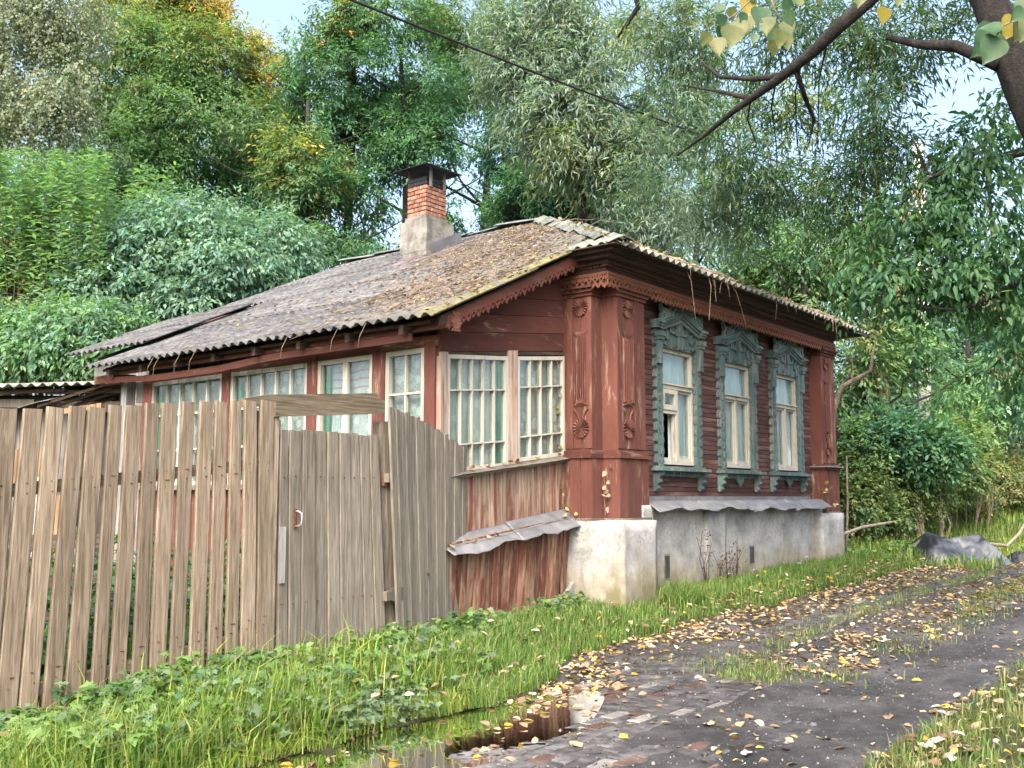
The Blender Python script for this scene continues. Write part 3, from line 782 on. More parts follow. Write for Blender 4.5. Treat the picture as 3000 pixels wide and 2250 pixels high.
ps = hp(MB(SHO).box(-2.30, -.02, .4, 1.9, -.10, -.03), 'porch_wall', M['red_dark'])
a = -2.30; r = random.Random(8); i = 0
while a < -.04:
    w = r.uniform(.062, .085); e = min(a + w, -.03)
    hp(MB(SHO).box(a, e - .003, 1.27, 1.888, -.04, .004 + r.uniform(-.004, .006)), 'porch_board', M['red_worn'], parent=ps); a = e
a = -2.34
while a < .0:
    w = r.uniform(.07, .135); e = min(a + w, .02)
    t = r.uniform(0, .035); s = r.uniform(-.018, .018); zb = .36 + r.uniform(-.06, .06)
    m = MB(SHO)
    k = [m.pt(x, y, c) for (x, y, c) in ((a + s, zb, .05 + t), (e - .010 + s, zb, .05 + t), (e - .006, 1.27, .13), (a, 1.27, .13), (a + s, zb, .02 + t), (e - .010 + s, zb, .02 + t), (e - .006, 1.27, .10), (a, 1.27, .10))]
    for q in ((0, 1, 2, 3), (7, 6, 5, 4), (0, 4, 5, 1), (1, 5, 6, 2), (2, 6, 7, 3), (3, 7, 4, 0)): m.face(*[k[i] for i in q])
    hp(m, 'skirt_board', M['red_dark'], parent=ps); a = e
hp(MB(SHO).box(-2.36, -2.27, .40, 1.9, -.02, .09), 'porch_post', M['greywood'])
for (p, q, sd) in ((-2.36, -1.22, 2), (-1.30, .10, 6)):
    wavy_sheet('drip_sheet', SHO, p, q, lambda a: (1.325 + .02 * (sd == 6), .012 + .004 * (sd == 6)), lambda a: (1.235 + .01 * (sd == 6), .15), M['tin'], sd, 24, .03)
    wavy_sheet('drip_sheet', SHO, p, q, lambda a: (1.237 + .012 * (sd == 6), .148), lambda a: (1.165, .27), M['tin'], sd + 1, 24, .05)
hp(MB(lambda a, b, c: SHO(a, b + .04 * a, c)).box(-2.3, -.35, .36, .46, .14, .2), 'base_plank', M['greywood_x'])
hp(MB(SHO).prism([(-.55, .36), (-.05, .36), (-.05, .62), (-.12, .66)], .14, .19), 'base_plank', M['greywood'])
# boards of the porch gable
gb = [3.165, 3.365, 3.56, 3.755, 3.95, 4.15, 4.33]
gw = hp(MB(SHO).prism([(-2.3, 3.17), (-.12, 3.17), (-.12, 4.25), (-2.3, 3.5)], -.08, -.03), 'gable_backing', M['soffit'])
lim = lambda b: max(-2.31, (b - 4.36) / .344)
for j in range(len(gb) - 1):
    b0, b1 = gb[j] + .002, gb[j + 1] - .003
    poly = [(lim(b0), b0), (-.17, b0), (-.17, b1), (lim(b1), b1)]
    if lim(b0) < -2.30 < lim(b1): poly.insert(3, (lim(b1), b1)); poly = [(-2.31, b0), (-.17, b0), (-.17, b1), (lim(b1), b1), (-2.31, 4.36 - .344 * 2.31)]
    if lim(b1) > -.17: poly = [(lim(b0), b0), (-.17, b0), (-.17, 4.30)]
    hp(MB(SHO).prism(poly, -.03, .008 + .004 * (j % 2)), 'gable_board', M['red_x'], parent=gw)
VRG = lambda a, b, c: (a, .13 - c, zr(a) - .055 + b)
vb = hp(MB(VRG).box(-2.60, -.10, -.10, .0, -.02, .012), 'verge_board', M['soffit'])  # shade under the roof edge put into the colour, darker than the red boards
hp(MB(VRG).mask(lambda a, b: b > -.19 + .05 * abs(((a / .075) % 1) - .5) * 2 + .02 * (((a / .15) % 1) > .5) and not (abs(b + .12) < .014 and abs(((a / .075) % 1) - .5) < .2), -2.50, -.25, -.19, -.02, .0115, .014, .03), 'verge_lace', M['cornice'], parent=vb)  # lace and drop take the darker cornice red as painted roof-edge shade
hp(MB(lambda a, b, c: (a, .12 - c, b)).mask(lambda a, b: abs(a + 2.40) < .075 - .03 * abs(math.sin(b * 30)) , -2.50, -2.30, 3.05, 3.24, .012, .0, .03), 'carved_drop', M['cornice'], parent=vb)

# ---- porch, long glazed side
lw = [(.575, 1.135, (.5,), (.34, .68), M['lacecurtain'], M['whitewood']), (1.325, 2.205, (.5,), (.66,), M['stripecurtain'], M['whitewood']),
      (2.375, 3.80, (.2, .4, .6, .8), (.32, .68), M['lacecurtain'], M['greywhite']), (3.965, 5.51, (.2, .4, .6, .8), (.32, .68), M['lacedark'], M['greywhite'])]
for i, (a0, a1, c, rw, cm_, fm) in enumerate(lw):
    w = glazed(LON, a0, a1, 1.60, 2.945, c, rw, fm, cm_, -.09, None, fr=.05, bar=.024 if i > 1 else (.022 if i == 0 else .07))
    if i: hp(MB(LON).box(a1 - .13, a1 - .07, 1.62, 2.9, -.082, -.05), 'inner_frame', M['green'], parent=w)
for (p, q, m_) in ((.43, .575, 'red_z'), (1.135, 1.325, 'red_z'), (2.205, 2.375, 'red_z'), (3.80, 3.965, 'red_z'), (5.51, 5.71, 'red_z')):
    hp(MB(LON).box(p, q, .3, 3.0, -.06, .03), 'porch_post', M[m_])
hp(MB(LON).box(.40, 5.72, 2.948, 3.06, -.06, .022), 'head_rail', M['red_y'])
hp(MB(LON).box(.40, 5.72, 1.54, 1.60, -.04, .09), 'window_sill', M['greywood_x'])
lb = hp(MB(LON).box(.42, 5.70, .2, 1.54, -.10, -.03), 'porch_wall', M['red_dark'])
a = .45
while a < 5.7:
    e = min(a + .12, 5.7); hp(MB(LON).box(a, e - .004, .4, 1.54, -.03, .006), 'porch_board', M['red_z'], parent=lb); a = e
hp(MB(LON).box(.42, 5.72, -.2, .42, -.08, .04), 'porch_plinth', M['cement'])
hp(MB(LON).box(.10, 6.35, 3.075, 3.195, .16, .20), 'fascia_board', M['red_y'])
m = MB(LON)
def plank(s, t):
    a = .55 + 5.75 * s; return a, 2.985 + .075 * t - .05 * sstep(.35, .6, s) * sstep(1.0, .75, s) - .02 * s + .006 * noise.noise(Vector((a * 7, t * 3, 0))) * (1 - t), .24 + .012 * t
m.quadgrid(plank, 60, 2); o = hp(m, 'eave_plank', M['red_y']); o.modifiers.new('thick', 'SOLIDIFY').thickness = .03
for k in range(8):
    v = .6 + k * .78; hp(MB(lambda a, b, c: (a, v + c, zr(a) - .075 + b)).box(-2.66, -.3, -.09, .0, -.03, .03), 'rafter', M['soffit'])
hp(MB().box(-2.28, -.06, 5.62, 5.70, .2, 3.2), 'porch_end_wall', M['greywood'])
hp(MB(LON).box(6.08, 6.22, .1, 3.1, -.08, .05), 'porch_post', M['greywood'])
hp(MB(LON).box(5.75, 6.05, 2.72, 3.0, -.12, -.08), 'end_board', M['greywood'])
hp(MB().box(-1.75, -.06, 5.75, 8.1, .2, 3.45), 'annex_wall', M['greywood'])
hp(MB(LON).box(6.12, 6.62, 2.985, 3.09, .02, .22), 'rusty_trim', M['rust'])

# ---- roof: corrugated sheets laid one by one
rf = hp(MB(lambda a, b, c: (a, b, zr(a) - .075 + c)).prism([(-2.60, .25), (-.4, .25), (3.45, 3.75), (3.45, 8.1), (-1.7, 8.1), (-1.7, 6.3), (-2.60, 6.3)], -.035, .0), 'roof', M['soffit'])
SL = math.sqrt(1 + PITCH ** 2)
def sheet(name, s0, s1, t0, t1, clips, place, mat, seed, lift=0.0):
    bm = bmesh.new(); rr = random.Random(seed)
    ns = max(4, int((s1 - s0) / .16 * 6)); nt = 3
    g = [[bm.verts.new((s0 + (s1 - s0) * i / ns, t0 + (t1 - t0) * j / nt, 0)) for i in range(ns + 1)] for j in range(nt + 1)]
    for j in range(nt):
        for i in range(ns): bm.faces.new((g[j][i], g[j][i + 1], g[j + 1][i + 1], g[j + 1][i]))
    for (p, n) in clips:
        bmesh.ops.bisect_plane(bm, geom=list(bm.verts) + list(bm.edges) + list(bm.faces), plane_co=(*p, 0), plane_no=(*n, 0), clear_outer=True)
    if not bm.faces: bm.free(); return
    cx, ct = (s0 + s1) / 2, (t0 + t1) / 2; rot = rr.gauss(0, .006); tip = rr.gauss(0, .004); dt = rr.gauss(0, .012); jag = rr.uniform(0, 9)
    for v in bm.verts:
        s_, t_ = v.co.x, v.co.y
        h = .024 * math.cos(2 * math.pi * s_ / .16) + lift + .014 * (t1 - t_) / max(.3, t1 - t0) + tip * (s_ - cx) + .006 * noise.noise(Vector((s_ * 1.5, t_ * 1.5, seed)))
        if t_ < t0 + .02: t_ += .012 * noise.noise(Vector((s_ * 5, jag, 0)))
        v.co = place(s_ - rot * (t_ - ct), t_ + rot * (s_ - cx) + dt, h)
    me = bpy.data.meshes.new(name); bm.to_mesh(me); bm.free(); me.polygons.foreach_set('use_smooth', [True] * len(me.polygons))
    o = link(name, me, mat, rf); md = o.modifiers.new('thick', 'SOLIDIFY'); md.thickness = .011; md.offset = -1
    return o
UE = -2.74
_n = Vector((-PITCH, 0, 1)).normalized()
def pl_left(s, t, h): u = UE + t / SL; return Vector((u, s, zr(u))) + _n * h
hipclip = [((-.55, (-.45 - UE) * SL), (-1, 1.025 / SL))]
rows = [(-.02, 1.75), (1.6, 3.36), (3.2, 4.96), (4.8, 6.5), (6.35, 6.9)]
sd = 0
for k in range(8):
    s0 = .04 + 1.12 * k; s1 = s0 + 1.2
    for (t0, t1) in rows:
        sd += 1
        cl = list(hipclip)
        if t0 < 2.4 and k >= 5: cl.append(((6.52, 0), (1, 0)))
        if k == 7: cl.append(((8.28, 0), (1, 0)))
        if t1 < .9 and k > 5: continue
        sheet('roof_sheet', s0, s1, t0, t1, cl, pl_left, M['roof_edge'] if k == 0 else M['roof'], sd)
for (t0, t1) in ((.80, 1.9), (1.75, 2.75)):            # the rear part ends higher up and lies on top
    for k in range(2): sd += 1; sheet('roof_sheet', 6.2 + k * 1.12, 7.4 + k * .95, t0, t1, [], pl_left, M['roof'], sd, .085)
for (t0, t1) in ((2.50, 3.36), (3.2, 4.96)):           # the corner over the pilasters
    sd += 1; sheet('roof_sheet', -.62, .14, t0, t1, hipclip, pl_left, M['roof_old'], sd, .01)
PF = (6.05 - zr(-.45)) / 4.05; SF = math.sqrt(1 + PF * PF); _nf = Vector((0, -PF, 1)).normalized()
def pl_front(s, t, h): v = -.57 + t / SF; return Vector((s, v, zr(-.45) + PF * (v + .55))) + _nf * h
fcl = [((-.45, 0), (-1, .976 / SF)), ((7.45, 0), (1, .976 / SF))]
for k in range(8):
    for (t0, t1) in ((-.02, 1.75), (1.6, 3.36), (3.2, 4.6)):
        sd += 1; sheet('roof_sheet', -.5 + 1.04 * k, -.5 + 1.04 * k + 1.12, t0, t1, fcl, pl_front, M['roof_old'], sd)
zR = lambda u: 6.05 - (6.05 - 4.225) / 3.95 * (u - 3.5)
hp(MB(lambda a, b, c: (a, b, zR(a) + c)).prism([(3.5, 3.5), (7.45, -.5), (7.45, 8.25), (3.5, 8.25)], -.03, .02), 'roof_slab', M['roof'], parent=rf)
def caps(P, Q, n, mat, seed, w=.17):
    P, Q = Vector(P), Vector(Q); d = (Q - P); L = d.length / n; d.normalize(); side = Vector((0, 0, 1)).cross(d).normalized(); upv = d.cross(side)
    rr = random.Random(seed)
    for i in range(n):
        m = MB(); c = P + d * (L * i + rr.uniform(-.05, .03)) + side * rr.uniform(-.04, .04)
        a = rr.gauss(0, .07); lift = rr.uniform(.0, .045)
        for e in (0, L * 1.12):
            for (x, y) in ((-w, -.055), (-w * .45, -.005), (0, .022), (w * .45, -.005), (w, -.055)):
                q = c + d * e + side * (x + a * (e - L / 2)) + upv * (y + .03 + lift * (e / L)); m.pt(*q)
        for k in range(4): m.face(k, k + 1, k + 6, k + 5)
        o = hp(m, 'ridge_cap', mat, parent=rf); o.modifiers.new('thick', 'SOLIDIFY').thickness = .006
caps((-.45, -.56, zr(-.45) + .03), (3.5, 3.5, 6.08), 11, M['greentin'], 4)
caps((3.5, 3.5, 6.08), (3.5, 8.25, 6.08), 6, M['tin'], 5)

# ---- chimney
ch = hp(MB().box(1.672, 2.108, 4.427, 4.813, 5.2, 6.50), 'chimney', M['cement'])
rend = MB(FAC if False else ID)
rend.box(1.62, 2.26, 4.36, 4.955, 5.60, 5.86); rend.box(1.62, 2.10, 4.362, 4.955, 5.46, 5.60); rend.box(1.62, 1.94, 4.364, 4.95, 5.34, 5.46); rend.box(1.625, 1.80, 4.366, 4.90, 5.25, 5.34)
rend.box(1.64, 2.16, 4.39, 4.86, 5.86, 5.93)
hp(rend, 'chimney_render', M['cement'], parent=ch)
r = random.Random(2)
for j in range(8):
    z0 = 5.935 + j * .071; z1 = z0 + .060
    sp = .62 if j % 2 else .36
    top = j == 7
    mt = M['brick'] if not top else M['blacktin']
    def bk(x0, x1, y0, y1):
        t = r.uniform(-.004, .004)
        m = MB(); me = m.box(x0 + t, x1 + t, y0 + t, y1 + t, z0, z1)
        o = hp(m, 'brick', mt, parent=ch); b = o.modifiers.new('b', 'BEVEL'); b.width = .006; b.segments = 1
    ys = 4.41 + .41 * sp; bk(1.652, 1.77, 4.41, ys - .006); bk(1.652, 1.77, ys + .006, 4.825)
    xs = 1.65 + .47 * (1 - sp); bk(1.782, xs - .006 if xs > 1.85 else 1.95, 4.405, 4.52); bk((xs if xs > 1.85 else 1.95) + .006, 2.125, 4.405, 4.52)
    bk(2.01, 2.127, 4.532, 4.83); bk(1.782, 1.998, 4.72, 4.83)
m = MB(); m.box(1.66, 2.12, 4.415, 4.82, 6.505, 6.56); hp(m, 'chimney_collar', M['blacktin'], parent=ch)
for (x, y) in ((1.74, 4.385), (2.06, 4.385), (1.72, 4.84), (2.08, 4.84)):
    hp(MB().box(x - .028, x - .006, y - .012, y + .012, 6.40, 6.72).box(x + .002, x + .022, y - .01, y + .014, 6.40, 6.72), 'cowl_post', M['greywood'], parent=ch)
m = MB()
c8 = [m.pt(x, y, z) for x, y, z in ((1.48, 4.24, 6.70), (2.30, 4.22, 6.705), (2.32, 5.0, 6.70), (1.47, 5.0, 6.69))]; tp = [m.pt(1.80, 4.62, 6.84), m.pt(2.0, 4.62, 6.835)]
m.face(c8[0], c8[1], tp[1], tp[0]); m.face(c8[1], c8[2], tp[1]); m.face(c8[2], c8[3], tp[0], tp[1]); m.face(c8[3], c8[0], tp[0])
o = hp(m, 'cowl', M['blacktin'], parent=ch); o.modifiers.new('thick', 'SOLIDIFY').thickness = .01
m = MB(lambda a, b, c: (a, b, zr(a) + c)); m.box(1.30, 1.66, 4.20, 5.0, .03, .045); m.box(1.30, 2.5, 4.16, 4.40, .032, .047); hp(m, 'chimney_flashing', M['purpletin'], parent=ch)
m = MB(); m.box(1.60, 1.652, 4.38, 4.90, 5.05, 5.26); hp(m, 'chimney_apron', M['purpletin'], parent=ch)
m = MB(lambda a, b, c: (a, b, zr(a) + c)); m.box(1.72, 2.42, 4.335, 4.345, .02, .24); hp(m, 'chimney_apron', M['tin'], parent=ch)
# ------------------------------------------------------------------ picket fence, gate, board fence
FV = .12
def local_root(name, u, v, label, cat, group=None):
    o = empty(name, L2W(u, v, 0), HA, label, cat, group); return o
FX = -5.6
fence = local_root('picket_fence', FX, FV, 'tall weathered picket fence with gaps, left of the plank gate', 'fence')
TOP = [(-6.68, -6.54), (-6.51, -6.38), (-6.36, -6.24), (-6.21, -6.09), (-6.08, -5.95), (-5.93, -5.83), (-5.80, -5.68), (-5.66, -5.55), (-5.53, -5.40), (-5.37, -5.26), (-5.22, -5.10), (-5.09, -4.98), (-4.95, -4.85), (-4.83, -4.71), (-4.68, -4.54)]
BOT = [(-6.70, -6.57), (-6.57, -6.44), (-6.43, -6.31), (-6.28, -6.16), (-6.14, -6.01), (-5.965, -5.865), (-5.835, -5.72), (-5.675, -5.56), (-5.545, -5.42), (-5.39, -5.275), (-5.235, -5.11), (-5.075, -4.955), (-4.925, -4.815), (-4.79, -4.66), (-4.655, -4.515)]
TOP = [(-6.98, -6.86), (-6.83, -6.71)] + TOP; BOT = [(-7.02, -6.90), (-6.86, -6.74)] + BOT
r = random.Random(21)
def picket(mapf, t0, t1, b0, b1, zt, zb, c0, c1, slope=0.0):
    m = MB(mapf); N = 5; e = .008
    ring = []
    for k in range(N + 1):
        s = k / N; x0 = b0 + (t0 - b0) * s; x1 = b1 + (t1 - b1) * s; z = zb + (zt - zb) * s
        w0 = .003 * noise.noise(Vector((x0 * 40, z * 3, 1))); w1 = .003 * noise.noise(Vector((x1 * 40, z * 3, 5))); d = .006 * noise.noise(Vector((x0 * 30, z * 1.2, 9)))
        if k == N: x0 += e * .5; x1 -= e * .5
        ring.append([m.pt(x0 + w0, z, c0 + d), m.pt(x1 + w1, z + (slope if k == N else 0), c0 + d), m.pt(x1 + w1, z + (slope if k == N else 0), c1 - e + d), m.pt(x1 + w1 - e, z + (slope if k == N else 0), c1 + d), m.pt(x0 + w0 + e, z, c1 + d), m.pt(x0 + w0, z, c1 - e + d)])
    for k in range(N):
        for i in range(6):
            j = (i + 1) % 6; m.face(ring[k][i], ring[k][j], ring[k + 1][j], ring[k + 1][i])
    m.face(*ring[0]); m.face(*ring[-1][::-1])
    return m
FMAP = lambda a, b, c: (a - FX, -c, b)
def nails(mb_map, pts, parent, c):
    for (a, b) in pts:
        MB(mb_map).tube([(a, b, c - .004), (a, b, c + .003)], .0045, 6).build('nail', M['rust'], parent)
for i, ((t0, t1), (b0, b1)) in enumerate(zip(TOP, BOT)):
    zt = 2.0 + (t0 + 6.68) * .105 + r.uniform(-.006, .006)
    # extend the picket down to the soil along its own lean
    k = (zt - .05) / (zt - .28)
    b0e, b1e = t0 + (b0 - t0) * k, t1 + (b1 - t1) * k
    o = picket(FMAP, t0, t1, b0e, b1e, zt, .04, .0, .024, r.uniform(-.008, .004)).build('picket', M['picket'], fence)
    mid = (t0 + t1) / 2
    for zz in (1.50 + .1 * (mid + 6.5), .30 + .11 * (mid + 6.5)):
        x = (b0 + b1) / 2 + (mid - (b0 + b1) / 2) * zz / zt
        for dz in (-.03, .035):
            MB(FMAP).tube([(x + r.uniform(-.025, .025), zz + dz, .022), (x + r.uniform(-.02, .02), zz + dz, .0275)], .0045, 6).build('nail', M['rust'], o)
for (z0, z1, hgt) in ((1.49, 1.72, .085), (.22, .41, .075)):
    m = MB(FMAP); k = [m.pt(*p) for p in ((-7.0, z0 - .05 - hgt / 2, -.05), (-4.56, z1 - hgt / 2, -.05), (-4.56, z1 + hgt / 2, -.05), (-7.0, z0 - .05 + hgt / 2, -.05), (-7.0, z0 - .05 - hgt / 2, -.002), (-4.56, z1 - hgt / 2, -.002), (-4.56, z1 + hgt / 2, -.002), (-7.0, z0 - .05 + hgt / 2, -.002))]
    for q in ((3, 2, 1, 0), (4, 5, 6, 7), (0, 1, 5, 4), (1, 2, 6, 5), (2, 3, 7, 6), (3, 0, 4, 7)): m.face(*[k[i] for i in q])
    m.build('rail', M['beam'], fence)
for a in (-6.72, -4.62):
    MB(FMAP).tube([(a, -.3, -.11), (a + .01, 1.0, -.108), (a + .02, 1.92 + .1 * (a + 6.7), -.11)], [.06, .056, .052], 8).build('post', M['postwood'], fence)

gate = local_root('plank_gate', -3.9, FV, 'grey plank gate with rusty pull handle under a timber crossbeam', 'gate')
GM = lambda a, b, c: (a + 3.9, -c, b)
GT = [-4.48, -4.39, -4.26, -4.13, -4.0, -3.87, -3.75, -3.64, -3.53, -3.42]; GB = [-4.45, -4.35, -4.23, -4.07, -3.94, -3.81, -3.67, -3.53, -3.41, -3.29]
for i in range(9):
    zb = .185 + .01 * math.sin(i * 2.3) - (.0 if i else .01); zt = 1.99 + r.uniform(-.008, .008)
    o = picket(GM, GT[i] + .002, GT[i + 1] - (.004 if i in (0, 4) else .001), GB[i] + .001, GB[i + 1] - .001, zt, zb, -.004 + .006 * (i % 2), .022 + .006 * (i % 3), r.uniform(-.006, .006)).build('gate_plank', M['gatewood'], gate)
    x = (GT[i] + GT[i + 1]) / 2
    for zz in (1.62, .62):
        MB(GM).tube([(x, zz + r.uniform(-.02, .02), .02), (x, zz, .04)], .005, 6).build('nail', M['rust'], o)
for z in (1.62, .62): MB(GM).box(-4.46, -3.36, z - .05, z + .05, -.05, -.006).build('ledge', M['gatewood'], gate)
h = MB(GM).box(-4.335, -4.305, 1.20, 1.36, .028, .034).build('handle_plate', M['rust'], gate)
MB(GM).tube([(-4.318, 1.22, .03), (-4.316, 1.222, .065), (-4.300, 1.235, .085), (-4.298, 1.28, .09), (-4.300, 1.325, .085), (-4.316, 1.338, .065), (-4.318, 1.34, .03)], .008, 8).build('handle', M['steel'], h, smooth=True)
MB(GM).box(-4.475, -4.41, .78, 1.22, .030, .036).build('tin_patch', M['greywood'], gate)
MB(GM).box(-4.532, -4.492, .05, 2.10, -.06, .02).build('gate_jamb', M['picket'], gate)
MB(GM).box(-4.488, -4.455, .05, 2.06, -.08, -.01).build('gate_jamb', M['gatewood'], gate)
m = MB(lambda a, b, c: GM(a, b + .085 * (a + 4.54), c)); m.box(-4.55, -3.36, 2.085, 2.205, .0, .045)
m.build('crossbeam', M['beam'], gate)
m = MB(lambda a, b, c: GM(a, b + .085 * (a + 4.54), c)); m.prism([(-4.82, 2.165), (-3.42, 2.209), (-3.38, 2.212), (-3.44, 2.268), (-4.60, 2.262), (-4.82, 2.232)], -.06, .015); m.build('crossbeam', M['beam'], gate)
MB(lambda a, b, c: GM(a, b, c)).tube([(-3.13, -.2, -.06), (-3.22, .9, -.05), (-3.335, 2.12, -.03)], [.075, .073, .07], 10).build('gate_post', M['postwood'], gate)
MB(GM).box(-3.27, -3.13, .55, .66, .03, .07).build('hinge_block', M['postwood'], gate)
MB(GM).box(-3.36, -3.24, 1.55, 1.66, .02, .05).build('hinge_block', M['rust'], gate)
m = MB(GM); m.box(-3.215, -3.09, .10, .36, -.05, .045)
o = m.build('white_block', M['whitepole']); o.location = L2W(-3.9, FV, 0); o.rotation_euler = (0, 0, HA)
setp(o, 'whitewashed brick wedged upright under the gate post', 'brick')
bf = local_root('board_fence', -3.3, .02, 'closed fence of narrow grey boards with stepped top beside the porch', 'fence')
PA, PB = Vector((-3.40, .01)), Vector((-1.93, .40)); dd = (PB - PA).normalized()
BM = lambda a, b, c: ((PA.x + dd.x * a + dd.y * c) + 3.3, (PA.y + dd.y * a - dd.x * c) - .02, b)
a = 0.0; Lb = (PB - PA).length; i = 0
tops = [(0, 2.245), (.45, 2.19), (.85, 2.10), (1.08, 2.05), (1.45, 1.96), (1.6, 1.93)]
while a < Lb - .02:
    w = r.uniform(.075, .115); e = min(a + w, Lb)
    zt = np.interp((a + e) / 2, [t[0] for t in tops], [t[1] for t in tops]) + r.uniform(-.008, .008)
    sh = .23 * max(0.0, 1 - a / .9) ** 2 if a < .5 else .0
    sh = .22 * max(0, 1 - a / 1.4)
    o = picket(BM, a + .001, e - .003 * (i % 3), a + sh + .001, e + sh - .002, zt, .11 + .1 * a, .002 + .007 * (i % 2), .022 + .007 * (i % 2), r.uniform(-.012, .012)).build('fence_board', M['gatewood'], bf)
    a = e; i += 1
for z in (1.62, .6): MB(BM).box(.05, Lb, z - .04, z + .04, -.05, -.002).build('rail', M['gatewood'], bf)

# old bench-like rails leaning in the yard behind the pickets
ob = local_root('broken_rail_fence', -6.2, 1.5, 'fallen grey rails of an old fence in the yard behind the pickets', 'fence')
for (z, t) in ((1.06, .02), (.80, .10), (.48, -.03)):
    MB(lambda a, b, c: (a, c, b - t * a)).box(-.9, 1.1, z, z + .11, .0, .03).build('rail', M['greywood_x'], ob)
for a_ in (-.7, .25, .95): MB().box(a_ - .04, a_ + .04, .035, .09, .0, 1.2).build('post', M['postwood'], ob)

# ------------------------------------------------------------------ shed at the left
sx, sy = -6.55, 14.2
shed = empty('garden_shed', (sx, sy, gzw(sx, sy)), R(3), 'rickety grey shed with corrugated roof behind the picket fence', 'shed')
b0 = 0.0
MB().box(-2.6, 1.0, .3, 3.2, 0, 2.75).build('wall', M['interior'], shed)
for k in range(26):
    x = -2.6 + k * .14
    if .05 < x < .75: continue
    MB().box(x, x + .134, .24 + .01 * (k % 2), .296, .05, 2.55 + .03 * math.sin(k)).build('wall_board', M['greywood'], shed)
MB().box(-2.6, 1.02, .2, .238, 2.5, 2.66).build('beam', M['gatewood'], shed)
MB().box(-1.75, -1.62, .16, .23, 0, 2.6).build('post', M['gatewood'], shed)
MB().box(.92, 1.03, .10, .2, 0, 2.75).build('post', M['greywood'], shed)
MB().box(-1.5, -.4, .17, .2, 2.56, 2.68).build('beam', M['gatewood'], shed)
def sh_roof(s, t):
    x = -3.0 + 4.3 * s; return x, -.15 + 3.2 * t, 2.86 + .42 * t * .9 + .026 * math.cos(2 * math.pi * x / .16) + .03 * math.sin(x * 1.1) + .02 * s
for k in range(4):
    m = MB(); m.quadgrid(lambda s, t: sh_roof((k + s * 1.05) / 4, t), 44, 3); o = m.build('roof_sheet', M['roof_old'], shed, True); o.modifiers.new('thick', 'SOLIDIFY').thickness = .012
for k, (x, z, ln, tl) in enumerate(((-2.7, 2.73, 1.5, .02), (-1.3, 2.70, 1.4, .06), (-.2, 2.74, 1.3, .03), (-2.0, 2.78, 2.6, -.01))):
    MB(lambda a, b, c: (a, b, c + tl * (a - x))).box(x, x + ln, -.02 + .03 * k, .03 + .03 * k, z, z + .05).build('eave_plank', M['soffit'], shed)
def awn(s, t): return -1.42 + 1.35 * s + .12 * t, -.12 + .5 * t, 2.30 + .34 * s + .14 * t + .015 * math.sin(s * 9)
o = MB().quadgrid(awn, 16, 3).build('tin_awning', M['tin'], shed, True); o.modifiers.new('thick', 'SOLIDIFY').thickness = .006
for k in range(4):
    MB(lambda a, b, c: (a, b, c + .34 * a)).box(-.25 + .2 * k, .75, -.08 + .09 * k, -.05 + .09 * k, 2.62 - .06 * k, 2.66 - .06 * k).build('roof_lath', M['soffit'], shed)
MB(lambda a, b, c: (a, b, c + .16 * a)).prism([(.08, .0), (.62, .0), (.62, .05), (.08, .05)], 2.44, 2.52).build('broken_board', M['torn'], shed)
MB(lambda a, b, c: (a, b, c + .5 * a)).box(-.55, -.15, .1, .13, 1.85, 2.0).build('propped_board', M['torn'], shed)
MB().box(-.62, -.12, .05, .1, 1.45, 1.95).build('propped_board', M['torn'], shed)
for k, (x, z, h_) in enumerate(((-.85, .0, 1.42), (-.5, .0, 1.55), (.15, .0, 1.3))):
    MB(lambda a, b, c: (a + .15 * c * (1 if k % 2 else -1), b, c)).box(x, x + .3, -.05, -.02, z, h_).build('propped_panel', M['whitewood'] if k < 2 else M['torn'], shed)

# ------------------------------------------------------------------ overhead cable
def cable_pts(P, Q, sag, n=40):
    return [P.lerp(Q, t) - Vector((0, 0, sag * 4 * t * (1 - t))) for t in np.linspace(0, 1, n)]
pole_base = at(2712, 1290, 24.0); pole_top = at(2690, 420, 24.0)
P0 = at(560, -190, 7.6); Q0 = pole_top + Vector((0, 0, -1.6))
setp(MB().tube(cable_pts(P0, Q0, .18), .014, 6).build('overhead_cable', M['cable'], smooth=True), 'black overhead power cable slanting down past the chimney', 'cable')
pole = empty('utility_pole', (pole_base.x, pole_base.y, gzw(pole_base.x, pole_base.y) - .2), 0, 'whitewashed concrete pole standing among the trees beyond the house', 'pole')
hz_ = pole_top.z - pole.location.z
MB().tube([(0, 0, 0), (.0, 0, 1.5), ((pole_top.x - pole_base.x) * .5, 0, hz_ * .5), (pole_top.x - pole_base.x, 0, hz_)], [.16, .155, .14, .12], 12).build('shaft', M['whitepole'], pole, smooth=True)
MB().tube([(0, 0, 3.02), (0, 0, 3.07)], .165, 12).build('band', M['postwood'], pole)
MB().box(-.7 + (pole_top.x - pole_base.x), .7 + (pole_top.x - pole_base.x), -.05, .05, hz_ - 1.7, hz_ - 1.6).build('crossarm', M['postwood'], pole)

